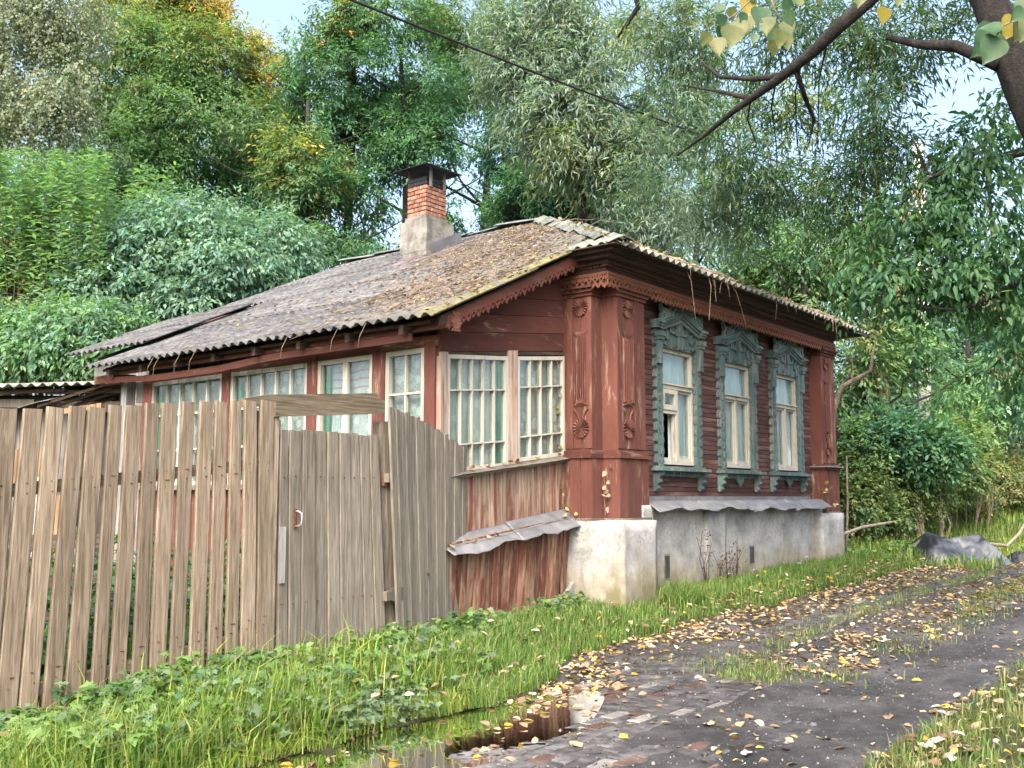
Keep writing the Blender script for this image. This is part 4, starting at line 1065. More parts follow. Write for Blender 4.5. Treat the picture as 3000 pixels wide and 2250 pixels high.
# ------------------------------------------------------------------ tarpaulin heap, log, sticks
tp_ = at(2775, 1600, 17.2); tz = gzw(tp_.x, tp_.y)
def tarp(s, t):
    x = -1.15 + 2.3 * s; y = -.75 + 1.5 * t
    env = max(0, 1 - (abs(y) / .75) ** 3) ** .8 * (sstep(-1.15, -.6, x) * sstep(1.2, .5, x))
    tent = max(0, .42 - (.85 if x < -.28 else .42) * abs(x + .28) - .30 * abs(y - .1)) + max(0, .30 - .55 * abs(x - .55) - .3 * abs(y + .1))
    n1 = abs(noise.noise(Vector((x * 1.9 + y * 2.2, y * 1.0 - x * .4, 4.2)))); n2 = abs(noise.noise(Vector((x * 4.6 - y * 3.4, y * 2.5 + x, 1.1)))); n3 = abs(noise.noise(Vector((x * 9 + y * 5, y * 7, 3))))
    th = math.atan2(y - .1, x + .28); dr = math.hypot(x + .28, y - .1)
    fold = .06 * abs(math.sin(th * 4.5 + 1.5 * n1)) * min(1, dr * 2) + .03 * abs(math.sin(th * 11 + 4 * n2)) * min(1, dr * 1.6) + .12 * (.3 - n1) + .05 * (.3 - n2)
    return x + .06 * (n1 - .3), y + .05 * (n2 - .3), (tent + .10 + fold) * env - .05
o = MB().quadgrid(tarp, 110, 70).build('tarpaulin', M['tarp'], None, True, loc=None)
o.location = (tp_.x, tp_.y, tz); setp(o, 'crumpled silver grey tarpaulin heaped on the grass', 'tarpaulin')
def dark_sheet(s, t):
    x = -.45 + .9 * s; y = -.35 + .7 * t; env = max(0, 1 - (x / .45) ** 4) * max(0, 1 - (y / .35) ** 4) * (.6 + .6 * abs(noise.noise(Vector((x * 8, y * 5, 5)))))
    n = noise.noise(Vector((x * 6, y * 7, 2))); return x, y, .26 * env * (1 + .8 * n) - .03
o = MB().quadgrid(dark_sheet, 36, 24).build('black_plastic_sheet', M['blacktin']); o.location = (tp_.x + 1.25, tp_.y - .35, tz); setp(o, 'crumpled black plastic sheet beside the silver tarpaulin', 'plastic sheet')
lg = tp_ + Vector((1.3, .9, 0))
setp(MB().tube([Vector((lg.x - 1.2, lg.y, tz + .3)), Vector((lg.x - .4, lg.y, tz + .28)), Vector((lg.x + .2, lg.y + .05, tz + .22)), Vector((lg.x + .42, lg.y, tz + .45)), Vector((lg.x + .55, lg.y, tz + .68))], [.025, .03, .032, .028, .018], 8).build('driftwood_log', M['bark_pale'], smooth=True), 'bare pale crooked log lying behind the tarpaulin', 'log')
s0, s1 = at(2440, 1575, 16.3), at(2640, 1525, 18.5)
setp(MB().tube([s0, s0.lerp(s1, .4) + Vector((0, 0, .05)), s0.lerp(s1, .75) + Vector((0, 0, .02)), s1], [.03, .028, .024, .015], 7).build('fallen_pole', M['bark_pale'], smooth=True), 'long bare pole leaning low from the house corner to the tarpaulin', 'pole')
for k, (p, q, lb_) in enumerate((((2455, 1580), (2440, 1520), 'short dark stake leaning left against the corner of the plinth'), ((2475, 1500), (2480, 1335), 'tallest upright grey stake in the shrub by the house corner'), ((2490, 1510), (2520, 1340), 'grey stake slanting right in the shrub by the house corner'), ((2465, 1490), (2462, 1350), 'upright grey stake closest to the house wall in the shrub'))):
    A_, B_ = at(*p, 17.6 + .3 * k), at(*q, 17.8 + .3 * k); A_.z = gzw(A_.x, A_.y) - .05
    setp(MB().tube([A_, A_.lerp(B_, .5) + Vector((.02, 0, 0)), B_], [.022, .02, .014], 6).build('garden_stake', M['twig']), lb_, 'stake', 'stakes by the house corner')
gb_ = at(2960, 1310, 36)
setp(MB().box(-6, 6, -.2, .2, -.5, .55).build('low_wall', M['greywood_x'], loc=(gb_.x + 3, gb_.y, gb_.z - .35)), 'low grey wall on the far bank below the dark trees', 'wall')
# ------------------------------------------------------------------ foliage
def nrm(a): return a / np.maximum(np.linalg.norm(a, axis=1, keepdims=True), 1e-9)
DIA = (np.array([[0, 0, 0], [.42, .5, .07], [1, 0, -.06], [.42, -.5, .07]]), np.array([[0, 2, 1], [0, 3, 2]]))
LENS = (np.array([[0, 0, 0], [.28, .45, .07], [.68, .36, .04], [1, 0, -.10], [.68, -.36, .04], [.28, -.45, .07]]), np.array([[0, 3, 2, 1], [0, 5, 4, 3]]))
MAPLE = (np.array([[0, 0, 0], [.15, .40, .03], [.45, .55, .0], [.55, .22, .05], [1, 0, -.12], [.55, -.22, .05], [.45, -.55, .0], [.15, -.40, .03], [.3, 0, .05]]),
         np.array([[0, 8, 1, 0], [8, 3, 2, 1], [8, 4, 3, 8], [8, 5, 4, 8], [8, 7, 6, 5], [0, 7, 8, 0]]))
def leaf_arrays(P, A, Nn, Ln, Wd, C, shape):
    T, F = shape
    A = nrm(A); S = nrm(np.cross(Nn, A)); Nn = np.cross(A, S)
    k = len(T); n = len(P)
    V = P[:, None, :] + A[:, None, :] * (T[None, :, 0:1] * Ln[:, None, None]) + S[:, None, :] * (T[None, :, 1:2] * Wd[:, None, None]) + Nn[:, None, :] * (T[None, :, 2:3] * Ln[:, None, None])
    FF = (F[None] + (np.arange(n) * k)[:, None, None]).reshape(-1, F.shape[1])
    return V.reshape(-1, 3), FF, np.repeat(C, k, axis=0)
def foliage(name, parts, mat, parent=None, **kw):
    V, F, C = [], [], []; o = 0
    for (v, f, c) in parts:
        V.append(v); F.append(f + o); C.append(c); o += len(v)
    V = np.concatenate(V); F = np.concatenate(F); C = np.concatenate(C)
    if F.shape[1] == 4 and (F[:, 0] == F[:, 3]).any():
        me = bpy.data.meshes.new(name)
        tri = F[F[:, 0] == F[:, 3]][:, :3]; q = F[F[:, 0] != F[:, 3]]
        F = np.concatenate([tri, q[:, [0, 1, 2]], q[:, [0, 2, 3]]])
    me = npmesh(name, V, F, C * .95, mat)
    return link(name, me, None, parent, **kw)
def snoise(P, f, seed):
    r_ = np.random.default_rng(seed); v = np.zeros(len(P))
    for k in range(5):
        d = r_.normal(size=3); d /= np.linalg.norm(d); v += np.sin(P @ d * f * (1 + .45 * k) + r_.uniform(0, 6.28))
    return v / 5
def sprays(rg, blobs, n, per, slen, ll, lw, droop, pal, spread=.5, gap=-.15, gapf=1.4, hang=0.0, shell=.28, shape=DIA, jit=.18, seed=1, wild=.28):
    """blobs: (centre, (rx,ry,rz), palette or None, weight); leaves grouped in twig sprays"""
    out = []
    wt = np.array([b[3] * (b[1][0] * b[1][2]) for b in blobs], float); wt /= wt.sum()
    for bi, (c, rad, pl, w_) in enumerate(blobs):
        m = max(1, int(n * wt[bi]))
        d = nrm(rg.normal(size=(m, 3))); rr = np.clip(1 - np.abs(rg.normal(0, shell, m)), .12, 1.0)
        B = np.array(c)[None] + d * rr[:, None] * np.array(rad)[None]
        keep = snoise(B, gapf, seed) > gap
        B = B[keep]; d = d[keep]; m = len(B)
        if m == 0: continue
        ax = nrm(d * .8 + rg.normal(0, .55, (m, 3)) + np.array([0, 0, -droop])[None])
        L_ = slen * rg.uniform(.6, 1.3, m)
        t = rg.uniform(0, 1, (m, per))
        base = B[:, None, :] + ax[:, None, :] * (t * L_[:, None])[:, :, None] + np.array([0, 0, -1.0]) * (hang * t * t * L_[:, None])[:, :, None]
        side = nrm(np.cross(ax, np.array([0, 0, 1.0])[None] + rg.normal(0, .25, (m, 3))))
        sg = np.sign(rg.normal(size=(m, per)))
        A = ax[:, None, :] * .55 + side[:, None, :] * (sg * spread)[:, :, None] + rg.normal(0, wild, (m, per, 3)) + np.array([0, 0, -1.0]) * (droop * .6 + hang * .6)
        base = base + side[:, None, :] * (sg * ll * .25)[:, :, None] + rg.normal(0, ll * .35, (m, per, 3))
        N_ = np.array([0, 0, 1.0]) + rg.normal(0, .45, (m, per, 3)) + d[:, None, :] * .3
        k = m * per
        pal_ = np.array(pl if pl is not None else pal)
        ci = rg.integers(0, len(pal_), m)
        colr = pal_[ci][:, None, :] * (1 + rg.normal(0, jit, (m, 1, 1))) * (1 + rg.normal(0, jit, (m, per, 1)))
        mixc = pal_[rg.integers(0, len(pal_), (m, per))]
        colr = np.clip(colr * .7 + mixc * .3, .004, .9)
        sz = rg.uniform(.65, 1.25, k)
        out.append(leaf_arrays(base.reshape(-1, 3), A.reshape(-1, 3), N_.reshape(-1, 3), ll * sz, lw * sz, colr.reshape(-1, 3), shape))
    return out
def blob(px, py, rx, ry, Y, pal=None, w=1.0, deep=None):
    """a clump that shows at px,py with half sizes rx,ry in picture units, at distance Y"""
    c = at(px, py, Y); k = Y / 2900
    return (tuple(c), (rx * k, (deep if deep else rx * k * .9), ry * k), pal, w)
def limb_tree(name, label, base, limbs, mat, group=None, cat='tree'):
    """limbs: list of (points, radii); the first is the trunk"""
    o = empty(name, base, 0, label, cat, group)
    m = MB()
    for pts, rad in limbs:
        m.tube([Vector(p) - Vector(base) for p in pts], rad, 8)
    m.build('trunk', mat, o, True)
    return o
def crown(o, parts, mat=None):
    f = foliage('crown', parts, mat or M['leaf'], o); f.location = -o.location; return f
def trunk_to(px, py_top, Y, px0=None, r0=.18, r1=.05, bend=.3, seed=0):
    T = at(px, py_top, Y); b0 = at(px0 if px0 is not None else px, 1400, Y); B = Vector((b0.x, Y, gzw(b0.x, Y) - .3))
    rr = random.Random(seed); pts = []; rad = []
    for i in range(9):
        t = i / 8; p = B.lerp(T, t); p.x += bend * math.sin(t * 4 + seed) * t; p.y += bend * .5 * math.cos(t * 3 + seed) * t; pts.append(p); rad.append(r0 + (r1 - r0) * t)
    return B, pts, rad
def side_limbs(pts, rad, n, ln, seed, up=.5):
    rr = random.Random(seed); out = []
    for k in range(n):
        i = rr.randint(3, len(pts) - 2); p = pts[i]; a = rr.uniform(0, 6.28); l = ln * rr.uniform(.6, 1.2)
        d = Vector((math.cos(a), math.sin(a) * .7, up * rr.uniform(.4, 1.4)))
        q = [p + d * l * t + Vector((0, 0, .15 * l * t * t)) + Vector((rr.gauss(0, .08), rr.gauss(0, .08), 0)) * t * l * .5 for t in np.linspace(0, 1, 5)]
        out.append((q, [rad[i] * .5 * (1 - .8 * t) for t in np.linspace(0, 1, 5)]))
    return out
G_MAPLE = [(.075, .17, .075), (.095, .20, .08), (.06, .14, .075), (.13, .23, .075)]
G_PALE = [(.17, .28, .18), (.21, .33, .20), (.13, .24, .16), (.25, .35, .19)]
G_BRIGHT = [(.15, .28, .09), (.21, .33, .11), (.12, .24, .09), (.26, .36, .13)]
G_DARK = [(.03, .09, .055), (.045, .115, .06), (.035, .095, .065), (.06, .135, .055)]
G_BIRCH = [(.19, .24, .17), (.24, .29, .21), (.16, .22, .15), (.29, .31, .20)]
G_GOLD = [(.50, .40, .08), (.42, .38, .09), (.34, .36, .10), (.55, .42, .09)]
G_ORANGE = [(.60, .33, .10), (.55, .38, .11), (.60, .27, .10), (.48, .37, .10)]
G_YG = [(.22, .25, .06), (.28, .27, .07), (.16, .22, .06)]
G_WILLOW = [(.18, .235, .165), (.23, .28, .20), (.14, .205, .135), (.27, .30, .18)]
G_WILLOWD = [(.055, .115, .07), (.075, .14, .07), (.09, .155, .065), (.15, .18, .055)]
G_MID = [(.11, .20, .075), (.15, .25, .085), (.085, .17, .08), (.20, .27, .085)]
G_TAN = [(.34, .28, .13), (.28, .26, .12), (.24, .25, .11), (.38, .31, .16)]
cool = lambda P, f=1.0: [(r_ * .88 * f, g_ * f, min(.5, b_ * 1.25 * f)) for r_, g_, b_ in P]
G_MAPLE, G_MID, G_BRIGHT, G_DARK = cool(G_MAPLE, 1.05), cool(G_MID), cool(G_BRIGHT), cool(G_DARK, 1.1)
G_WILLOW, G_WILLOWD, G_PALE, G_YG = cool(G_WILLOW, 1.05), cool(G_WILLOWD, 1.1), cool(G_PALE, .95), [(r_ * .95, g_ * 1.05, b_ * 1.5) for r_, g_, b_ in G_YG]
rg = np.random.default_rng(42)

# the golden-topped maple at the left
B, pts, rad = trunk_to(560, 120, 27, 500, .22, .06, .4, 1)
t = limb_tree('maple_tree', 'tall maple with golden and orange crown top behind the shed', B, [(pts, rad)] + side_limbs(pts, rad, 9, 3.0, 3), M['bark'], 'trees behind the house')
crown(t, sprays(rg, [blob(420, 40, 170, 150, 27, G_YG + G_GOLD + G_MID, 1.2), blob(550, 40, 100, 120, 27, G_GOLD + G_YG, 1.2), blob(620, 10, 50, 60, 27, G_ORANGE + G_GOLD, 1.2), blob(690, 150, 90, 70, 27, G_ORANGE + G_GOLD + G_YG, 1.1), blob(600, 180, 150, 110, 26.5, G_YG + G_MID, 1.2), blob(790, 250, 70, 70, 27, G_ORANGE + G_GOLD + G_YG + G_MID, 1.1), blob(400, 230, 230, 180, 26, G_YG + G_MID + G_MID, 1.1),
     blob(600, 380, 240, 170, 26, G_MID, 1.2), blob(760, 380, 130, 110, 26.5, G_YG + G_MID, 1.0), blob(330, 470, 230, 180, 25.5, G_BRIGHT + G_MID, 1.1), blob(560, 600, 250, 160, 26, G_MAPLE, .9), blob(760, 560, 140, 140, 27, G_MAPLE, .9)],
     11500, 15, .52, .145, .050, .45, G_MID, gap=-.30, seed=2))
# birch at the far left
B, pts, rad = trunk_to(-160, -200, 21, -190, .17, .04, .2, 5)
t = limb_tree('birch_tree', 'grey green drooping birch at the far left beside the golden maple', B, [(pts, rad)] + [([pts[6], at(-20, 100, 21), at(200, 60, 21)], [.05, .035, .015]), ([pts[5], at(0, 260, 21), at(220, 330, 20.6)], [.05, .03, .01])], M['bark_pale'], 'trees behind the house')
crown(t, sprays(rg, [blob(40, 60, 170, 150, 21, None, 1.2), blob(190, 30, 120, 110, 21), blob(60, 230, 150, 120, 21, None, 1.1), blob(200, 230, 90, 110, 20.8), blob(150, 310, 90, 60, 20.6), blob(-120, 200, 160, 260, 21.3)],
     4300, 19, .6, .07, .052, .8, G_BIRCH, gap=-.35, hang=.6, shape=DIA, seed=3), M['leaf'])
# pale ash-leaved maples just behind the roof
B, pts, rad = trunk_to(620, 700, 19.5, 640, .12, .04, .3, 8)
t = limb_tree('ash_leaved_maple', 'pale blue green ash leaved maple spreading over the back of the roof', B, [(pts, rad)] + side_limbs(pts, rad, 7, 1.6, 9), M['bark'], 'trees behind the house')
crown(t, sprays(rg, [blob(560, 680, 200, 90, 19.5), blob(420, 760, 190, 110, 19), blob(640, 800, 200, 110, 19), blob(360, 880, 190, 110, 18.6), blob(560, 900, 190, 90, 18.8), blob(800, 740, 130, 100, 20), blob(770, 830, 110, 70, 19.6)],
     4700, 15, .48, .14, .058, .7, G_PALE, gap=-.4, seed=5))
B, pts, rad = trunk_to(180, 900, 17.5, 200, .07, .03, .2, 18)
t = limb_tree('ash_leaved_maple', 'bright green young maple over the shed roof, below the pale one', B, [(pts, rad)] + side_limbs(pts, rad, 6, 1.0, 19), M['bark'], 'trees behind the house')
crown(t, sprays(rg, [blob(220, 980, 130, 100, 17), blob(110, 1030, 120, 70, 16.8), blob(300, 1050, 100, 60, 16.8), blob(30, 1000, 80, 90, 17), blob(340, 960, 90, 60, 17.4)],
     1900, 14, .4, .13, .05, .7, G_BRIGHT + G_PALE, gap=-.5, seed=6))
t = empty('yellowing_shrub', (at(60, 900, 18.6).x, 18.6, gzw(at(60, 900, 18.6).x, 18.6)), 0, 'shrub with tan yellow leaves at the left behind the shed', 'shrub', 'shrubs behind the shed')
m = MB()
for k in range(6):
    q = at(-20 + 40 * k, 760 + 20 * (k % 3), 18.6) - t.location; m.tube([(0.1 * k - .3, 0, -.2), (q.x * .5, .1, q.z * .55), q], [.03, .022, .008], 6)
m.build('stems', M['bark'], t)
crown(t, sprays(rg, [blob(70, 800, 110, 110, 18.6), blob(20, 900, 90, 90, 18.6), blob(140, 850, 60, 90, 18.4), blob(150, 930, 60, 60, 18.2, G_PALE)], 900, 14, .4, .10, .06, .5, G_TAN, gap=-.35, seed=7))
# upright shoots
def shoot_bush(name, label, px0, px1, pyb, pyt, Y, n, seed, group):
    rr = random.Random(seed); b = at((px0 + px1) / 2, 1200, Y); o = empty(name, (b.x, Y, gzw(b.x, Y)), 0, label, 'shrub', group)
    m = MB(); P, A, N_, C = [], [], [], []
    for k in range(n):
        px = rr.uniform(px0, px1); y = Y + rr.uniform(-.8, .8); T = at(px + rr.gauss(0, 25), pyt + rr.uniform(0, 1) ** 1.5 * (pyb - pyt), y); F_ = at(px, pyb + 120, y)
        pp = [F_.lerp(T, s) + Vector((.1 * math.sin(s * 3 + k), 0, 0)) for s in np.linspace(0, 1, 6)]
        m.tube([p - o.location for p in pp], [.007, .006, .005, .004, .003, .002], 3, False)
        L_ = (T - F_).length; nl = int(L_ / .04)
        for j in range(nl):
            s = .25 + .75 * j / nl; p = F_.lerp(T, s) + Vector((.1 * math.sin(s * 3 + k), 0, 0)); a = j * 2.4 + k
            P.append(p); A.append((math.cos(a), math.sin(a), .5 - 1.0 * rr.random())); N_.append((rr.gauss(0, .3), rr.gauss(0, .3), 1)); c = np.array(rr.choice(G_BRIGHT + G_BRIGHT + G_PALE)) * rr.uniform(.75, 1.15); C.append(c)
    m.build('stems', M['twig'], o)
    P = np.array(P); s_ = np.random.default_rng(seed).uniform(.7, 1.25, len(P))
    f = foliage('crown', [leaf_arrays(P, np.array(A), np.array(N_), .17 * s_, .062 * s_, np.array(C), DIA)], M['leaf'], o); f.location = -o.location
shoot_bush('shoot_shrub', 'dense upright leafy shoots in front of the birch', -40, 330, 820, 430, 18.2, 150, 4, 'shrubs behind the shed')
shoot_bush('shoot_shrub', 'sparse upright shoots between birch and pale maple', 280, 480, 760, 470, 19.8, 36, 6, 'shrubs behind the shed')

# maples behind the ridge and chimney
def maple(label, trunks, blobs, n, Y, seed, ll=.145, lw=.052, gap=-.12, pal=G_MAPLE, limbs=9, per=18):
    L_ = []; B0 = None
    for k, (px, top, px0, r0) in enumerate(trunks):
        B, pts, rad = trunk_to(px, top, Y, px0, r0, .05, .3, seed + k)
        B0 = B0 or B; L_ += [(pts, rad)] + side_limbs(pts, rad, limbs, 2.4, seed + 40 + k)
    t = limb_tree('maple_tree', label, B0, L_, M['bark_backlit'], 'trees behind the house')
    crown(t, sprays(rg, blobs, n, per, .55, ll, lw, .45, pal, gap=gap, gapf=1.7, seed=seed)); return t
maple('dark green maple rising behind the left end of the ridge and chimney', [(1010, 60, 1000, .16), (1180, 120, 1150, .15)],
      [blob(1000, 60, 130, 110, 25, G_MID + G_MAPLE + G_YG), blob(1130, 40, 160, 110, 25, G_MID + G_MAPLE), blob(1000, 240, 170, 150, 25), blob(1160, 280, 180, 170, 25), blob(1040, 430, 200, 120, 25.5), blob(1010, 110, 60, 60, 24.6, G_ORANGE + G_MID, .5), blob(900, 330, 90, 130, 26, G_MID), blob(1220, 470, 130, 130, 25)], 4200, 25, 11, gap=.0)
maple('two-stemmed maple with yellowing lower leaves between golden maple and chimney', [(930, 300, 950, .11), (860, 420, 900, .08)],
      [blob(900, 520, 120, 110, 23.5, G_MAPLE + G_YG), blob(850, 440, 60, 60, 23.2, G_GOLD + G_YG + G_MID + G_MID, .8), blob(1010, 600, 140, 110, 23.5), blob(1080, 690, 130, 80, 23), blob(960, 720, 130, 70, 23.5, G_MID)], 1700, 23.5, 14, gap=.08)
maple('straight dark trunked maple right behind the ridge', [(1420, 120, 1390, .20)],
      [blob(1360, 60, 150, 120, 27, G_MID + G_YG), blob(1300, 210, 150, 120, 27, G_MID + G_MAPLE), blob(1330, 380, 140, 90, 26.5), blob(1400, 560, 150, 90, 26, G_MAPLE + G_DARK), blob(1360, 660, 140, 60, 25.5, G_MAPLE + G_BRIGHT), blob(1480, 180, 120, 150, 27.5, G_MID)], 2900, 27, 17, gap=.03)
maple('leaning maple with dark dense foliage above the roof hip', [(1740, 430, 1580, .17), (1640, 380, 1600, .10)],
      [blob(1640, 560, 170, 90, 22, G_DARK + G_MAPLE), blob(1790, 560, 170, 110, 22, G_DARK + G_MAPLE), blob(1540, 600, 110, 90, 22, G_MAPLE), blob(1820, 640, 120, 70, 21.5, G_MID + G_BRIGHT), blob(1700, 450, 140, 80, 23, G_DARK), blob(1500, 440, 90, 70, 23, G_DARK)], 2300, 22, 20, gap=-.35)
maple('yellow green maple far behind the willow boughs', [(2050, 200, 2030, .14), (2150, 300, 2140, .10)],
      [blob(1950, 180, 170, 130, 30, G_YG + G_MID), blob(2120, 420, 200, 130, 30, G_YG + G_BRIGHT), blob(2250, 560, 170, 120, 30, G_BRIGHT + G_YG), blob(2060, 640, 150, 110, 29, G_MID), blob(2300, 300, 150, 130, 30, G_YG)], 2000, 30, 23, gap=.12, limbs=6)

# right background
maple('slim maple with bare twigs right of the roof corner', [(2370, 700, 2440, .10), (2560, 560, 2590, .09), (2520, 600, 2560, .07)],
      [blob(2330, 760, 170, 110, 21.5, G_MID + G_BRIGHT), blob(2250, 830, 130, 80, 22, G_BRIGHT), blob(2440, 880, 130, 110, 20.5, G_MID), blob(2460, 1010, 110, 110, 20.5, G_MID + G_YG), blob(2510, 1120, 90, 100, 21, G_MID), blob(2640, 1010, 90, 80, 21.5, G_MID + G_BRIGHT), blob(2560, 780, 120, 110, 22, G_MID)], 3000, 20.5, 27, gap=-.12, limbs=7, ll=.15, lw=.055)
maple('broad dark maple on the bank beyond the pole', [(2900, 800, 2880, .16)],
      [blob(2870, 1120, 190, 130, 27, G_DARK), blob(2980, 1000, 150, 150, 27, G_DARK + G_MAPLE), blob(2780, 1230, 150, 80, 26, G_DARK), blob(2760, 1000, 120, 120, 28, G_MAPLE), blob(3080, 1150, 150, 150, 27, G_DARK), blob(2900, 870, 150, 110, 28, G_MID + G_MAPLE)], 2700, 27, 31, gap=-.5)
maple('pale leaved maple in front of the dark bank trees', [(2860, 1000, 2850, .05)],
      [blob(2900, 1110, 130, 60, 23, G_PALE + G_BRIGHT), blob(2960, 1200, 110, 70, 23, G_PALE + G_MID), blob(2820, 1200, 80, 60, 22.5, G_BRIGHT)], 480, 23, 33, gap=-.2, limbs=4)
maple('hazy green trees on the far skyline right of the pole', [(2650, 500, 2640, .14), (2900, 420, 2920, .14)],
      [blob(2640, 640, 150, 170, 34, G_MID), blob(2820, 700, 150, 150, 34, G_MID), blob(2960, 760, 130, 140, 34, G_MID), blob(2480, 560, 130, 140, 35, G_MID + G_YG), blob(3080, 600, 150, 200, 34, G_MID)], 1200, 34, 37, gap=.28, limbs=5)

# the far wood that closes the view behind everything
foliage('distant_wood', sprays(rg, [blob(px, py, 190, 150, Y_, pl, w_) for (px, py, Y_, pl, w_) in
    [(-150, 350, 40, G_MID, 1), (60, 480, 38, G_MID, 1), (250, 600, 38, G_MAPLE, 1), (80, 750, 36, G_MAPLE, 1), (700, 480, 40, G_MID, 1), (870, 250, 42, G_MID + G_YG, .5), (880, 480, 38, G_MAPLE, .6), (900, 680, 36, G_MAPLE, .3), (1120, 560, 40, G_MAPLE, .2), (1200, 150, 42, G_MID, .5), (1330, 300, 42, G_MID, .25), (1520, 200, 42, G_MID, .6), (1530, 480, 40, G_MAPLE, .35), (1400, 650, 36, G_MAPLE, .4), (1750, 300, 42, G_MID, .6), (1760, 600, 36, G_MAPLE, 1),
     (1950, 450, 42, G_MID, .4), (2000, 700, 38, G_MID, .6), (2230, 760, 38, G_BRIGHT, .35), (2420, 900, 38, G_MID, .7), (2500, 1050, 34, G_MAPLE, 1), (2650, 980, 38, G_MID, .5), (2640, 1150, 32, G_DARK, 1.2), (2800, 1050, 36, G_MAPLE, 1), (2950, 980, 40, G_MID, .4), (3100, 1000, 38, G_MAPLE, 1), (2400, 1150, 34, G_DARK, 1)]],
    9000, 13, .85, .21, .08, .45, G_MID, gap=-.15, gapf=1.3, seed=91), M['leaf'], kind='stuff', label='far mixed wood closing the view behind the house')
# stump with torn wood
sb = at(2580, 1260, 20.6); szz = gzw(sb.x, sb.y)
st = empty('broken_tree', (sb.x, sb.y, szz - .2), 0, 'thick broken tree trunk with torn tan wood right of the house', 'tree')
hh = at(2580, 1075, 20.6).z - szz + .2
m = MB(); m.tube([(0, 0, 0), (-.02, 0, .6), (.02, 0, hh * .6), (.06, 0, hh)], [.30, .24, .22, .17], 12); m.tube([(.02, .1, hh * .55), (.10, .12, hh * 1.1), (.22, .15, hh * 1.9), (.2, .2, hh * 3)], [.13, .11, .08, .04], 8); m.tube([(-.1, .05, hh * .8), (-.16, .05, hh * 1.3), (-.1, .1, hh * 2.4)], [.12, .09, .03], 8)
me_o = m.build('trunk', M['bark'], st, True)
def torn(s, t_):
    a = -2.2 + 1.6 * s; z = hh * (.60 + .40 * t_); rr_ = .235 - .02 * t_ + .03 * noise.noise(Vector((a * 3, z * 2, 0))) - .05 * t_ * t_
    jag = .12 * noise.noise(Vector((a * 7, 1, 0))) * t_; return .02 + rr_ * math.cos(a), rr_ * math.sin(a), z + jag
o = MB().quadgrid(torn, 14, 14).build('torn_wood', M['torn'], st); o.modifiers.new('thick', 'SOLIDIFY').thickness = .03
b1 = at(2448, 1285, 18.8); cb = empty('crooked_tree', (b1.x, b1.y, gzw(b1.x, b1.y) - .1), 0, 'small crooked dark tree bending right beside the house corner', 'tree')
m = MB(); q = [at(2448, 1300, 18.8), at(2440, 1200, 18.8), at(2470, 1130, 18.8), at(2520, 1105, 18.7), at(2552, 1085, 18.7), at(2556, 1040, 18.7), at(2565, 1000, 18.7)]
m.tube([p - cb.location for p in q], [.13, .07, .055, .045, .035, .028, .015], 8); q = [at(2470, 1130, 18.8), at(2500, 1080, 18.7), at(2490, 1030, 18.6)]; m.tube([p - cb.location for p in q], [.03, .02, .008], 6)
m.build('trunk', M['bark'], cb, True)

# hedge-like shrubs on the right
def shrub(label, blobs, n, Y, seed, pal, ll=.085, lw=.045, px=2600, gap=-.4):
    b = at(px, 1500, Y); o = empty('shrub', (b.x, Y, gzw(b.x, Y)), 0, label, 'shrub', 'shrubs at the right of the house')
    m = MB(); rr = random.Random(seed)
    for k in range(14):
        c = Vector(rr.choice(blobs)[0]) - o.location + Vector((rr.uniform(-.6, .6), rr.uniform(-.3, .3), 0))
        m.tube([(c.x * .7 + rr.uniform(-.2, .2), rr.uniform(-.3, .3), -.6), (c.x * .9, 0, c.z * .4), c], [.02, .015, .006], 5)
    m.build('stems', M['twig'], o)
    crown(o, sprays(rg, blobs, n, 15, .35, ll, lw, .3, pal, gap=gap, gapf=2.6, seed=seed)); return o
shrub('tangled olive green shrub touching the house corner', [blob(2520, 1340, 110, 100, 19, G_MID), blob(2500, 1450, 70, 110, 18.6), blob(2610, 1410, 100, 100, 19.4), blob(2680, 1450, 90, 60, 19.6), blob(2560, 1500, 90, 50, 19)], 3000, 19, 50, G_MID + G_YG + [(.10, .12, .05)], px=2560)
shrub('dark green leafy shrub below the broken trunk', [blob(2620, 1270, 100, 70, 19, G_DARK + G_MAPLE), blob(2700, 1320, 110, 70, 19, G_MAPLE), blob(2530, 1280, 70, 60, 19, G_DARK)], 1100, 19, 51, G_MAPLE, .12, .06, px=2650)
shrub('yellow green shrub at the foot of the pole', [blob(2800, 1290, 90, 70, 21, G_BRIGHT + G_YG), blob(2770, 1380, 110, 70, 20.5, G_MID + G_YG), blob(2840, 1360, 60, 60, 21, G_YG)], 1300, 21, 52, G_BRIGHT, .10, .055, px=2790)
shrub('dull green and brown shrub on the grassy bank', [blob(2900, 1420, 110, 60, 23), blob(3000, 1400, 100, 60, 23), blob(2820, 1450, 80, 50, 22)], 1500, 23, 53, G_MID + G_TAN + [(.12, .13, .06)], .08, .04, px=2900)

# the willow whose boughs hang over the roof
wb = Vector((6.4, 9.0, gzw(6.4, 9.0) - .2))
tr = [wb, Vector((6.2, 9.05, 1.6)), Vector((5.6, 9.1, 3.6)), at(3010, 280, 9.1), at(2950, 130, 9.1), at(2885, -30, 9.2), at(2800, -350, 9.4)]
l1 = [at(2700, -150, 9.2), at(2545, 0, 9.2), at(2450, 85, 9.3), at(2385, 150, 9.5), at(2270, 240, 9.9), at(2150, 325, 10.4), at(2060, 400, 10.9), at(1985, 455, 11.4)]
l2 = [at(2925, 190, 9.1), at(2800, 135, 9.3), at(2690, 130, 9.6), at(2600, 110, 9.9)]
l3 = [at(2300, 220, 9.9), at(2210, 232, 10.4), at(2110, 225, 11), at(2040, 170, 12)]
l4 = [at(1850, -60, 11.7), at(1870, 20, 11.8), at(1830, 80, 11.9), at(1810, 110, 12)]
l5 = [at(2200, 290, 10.3), at(2120, 270, 10.8), at(2000, 250, 12)]
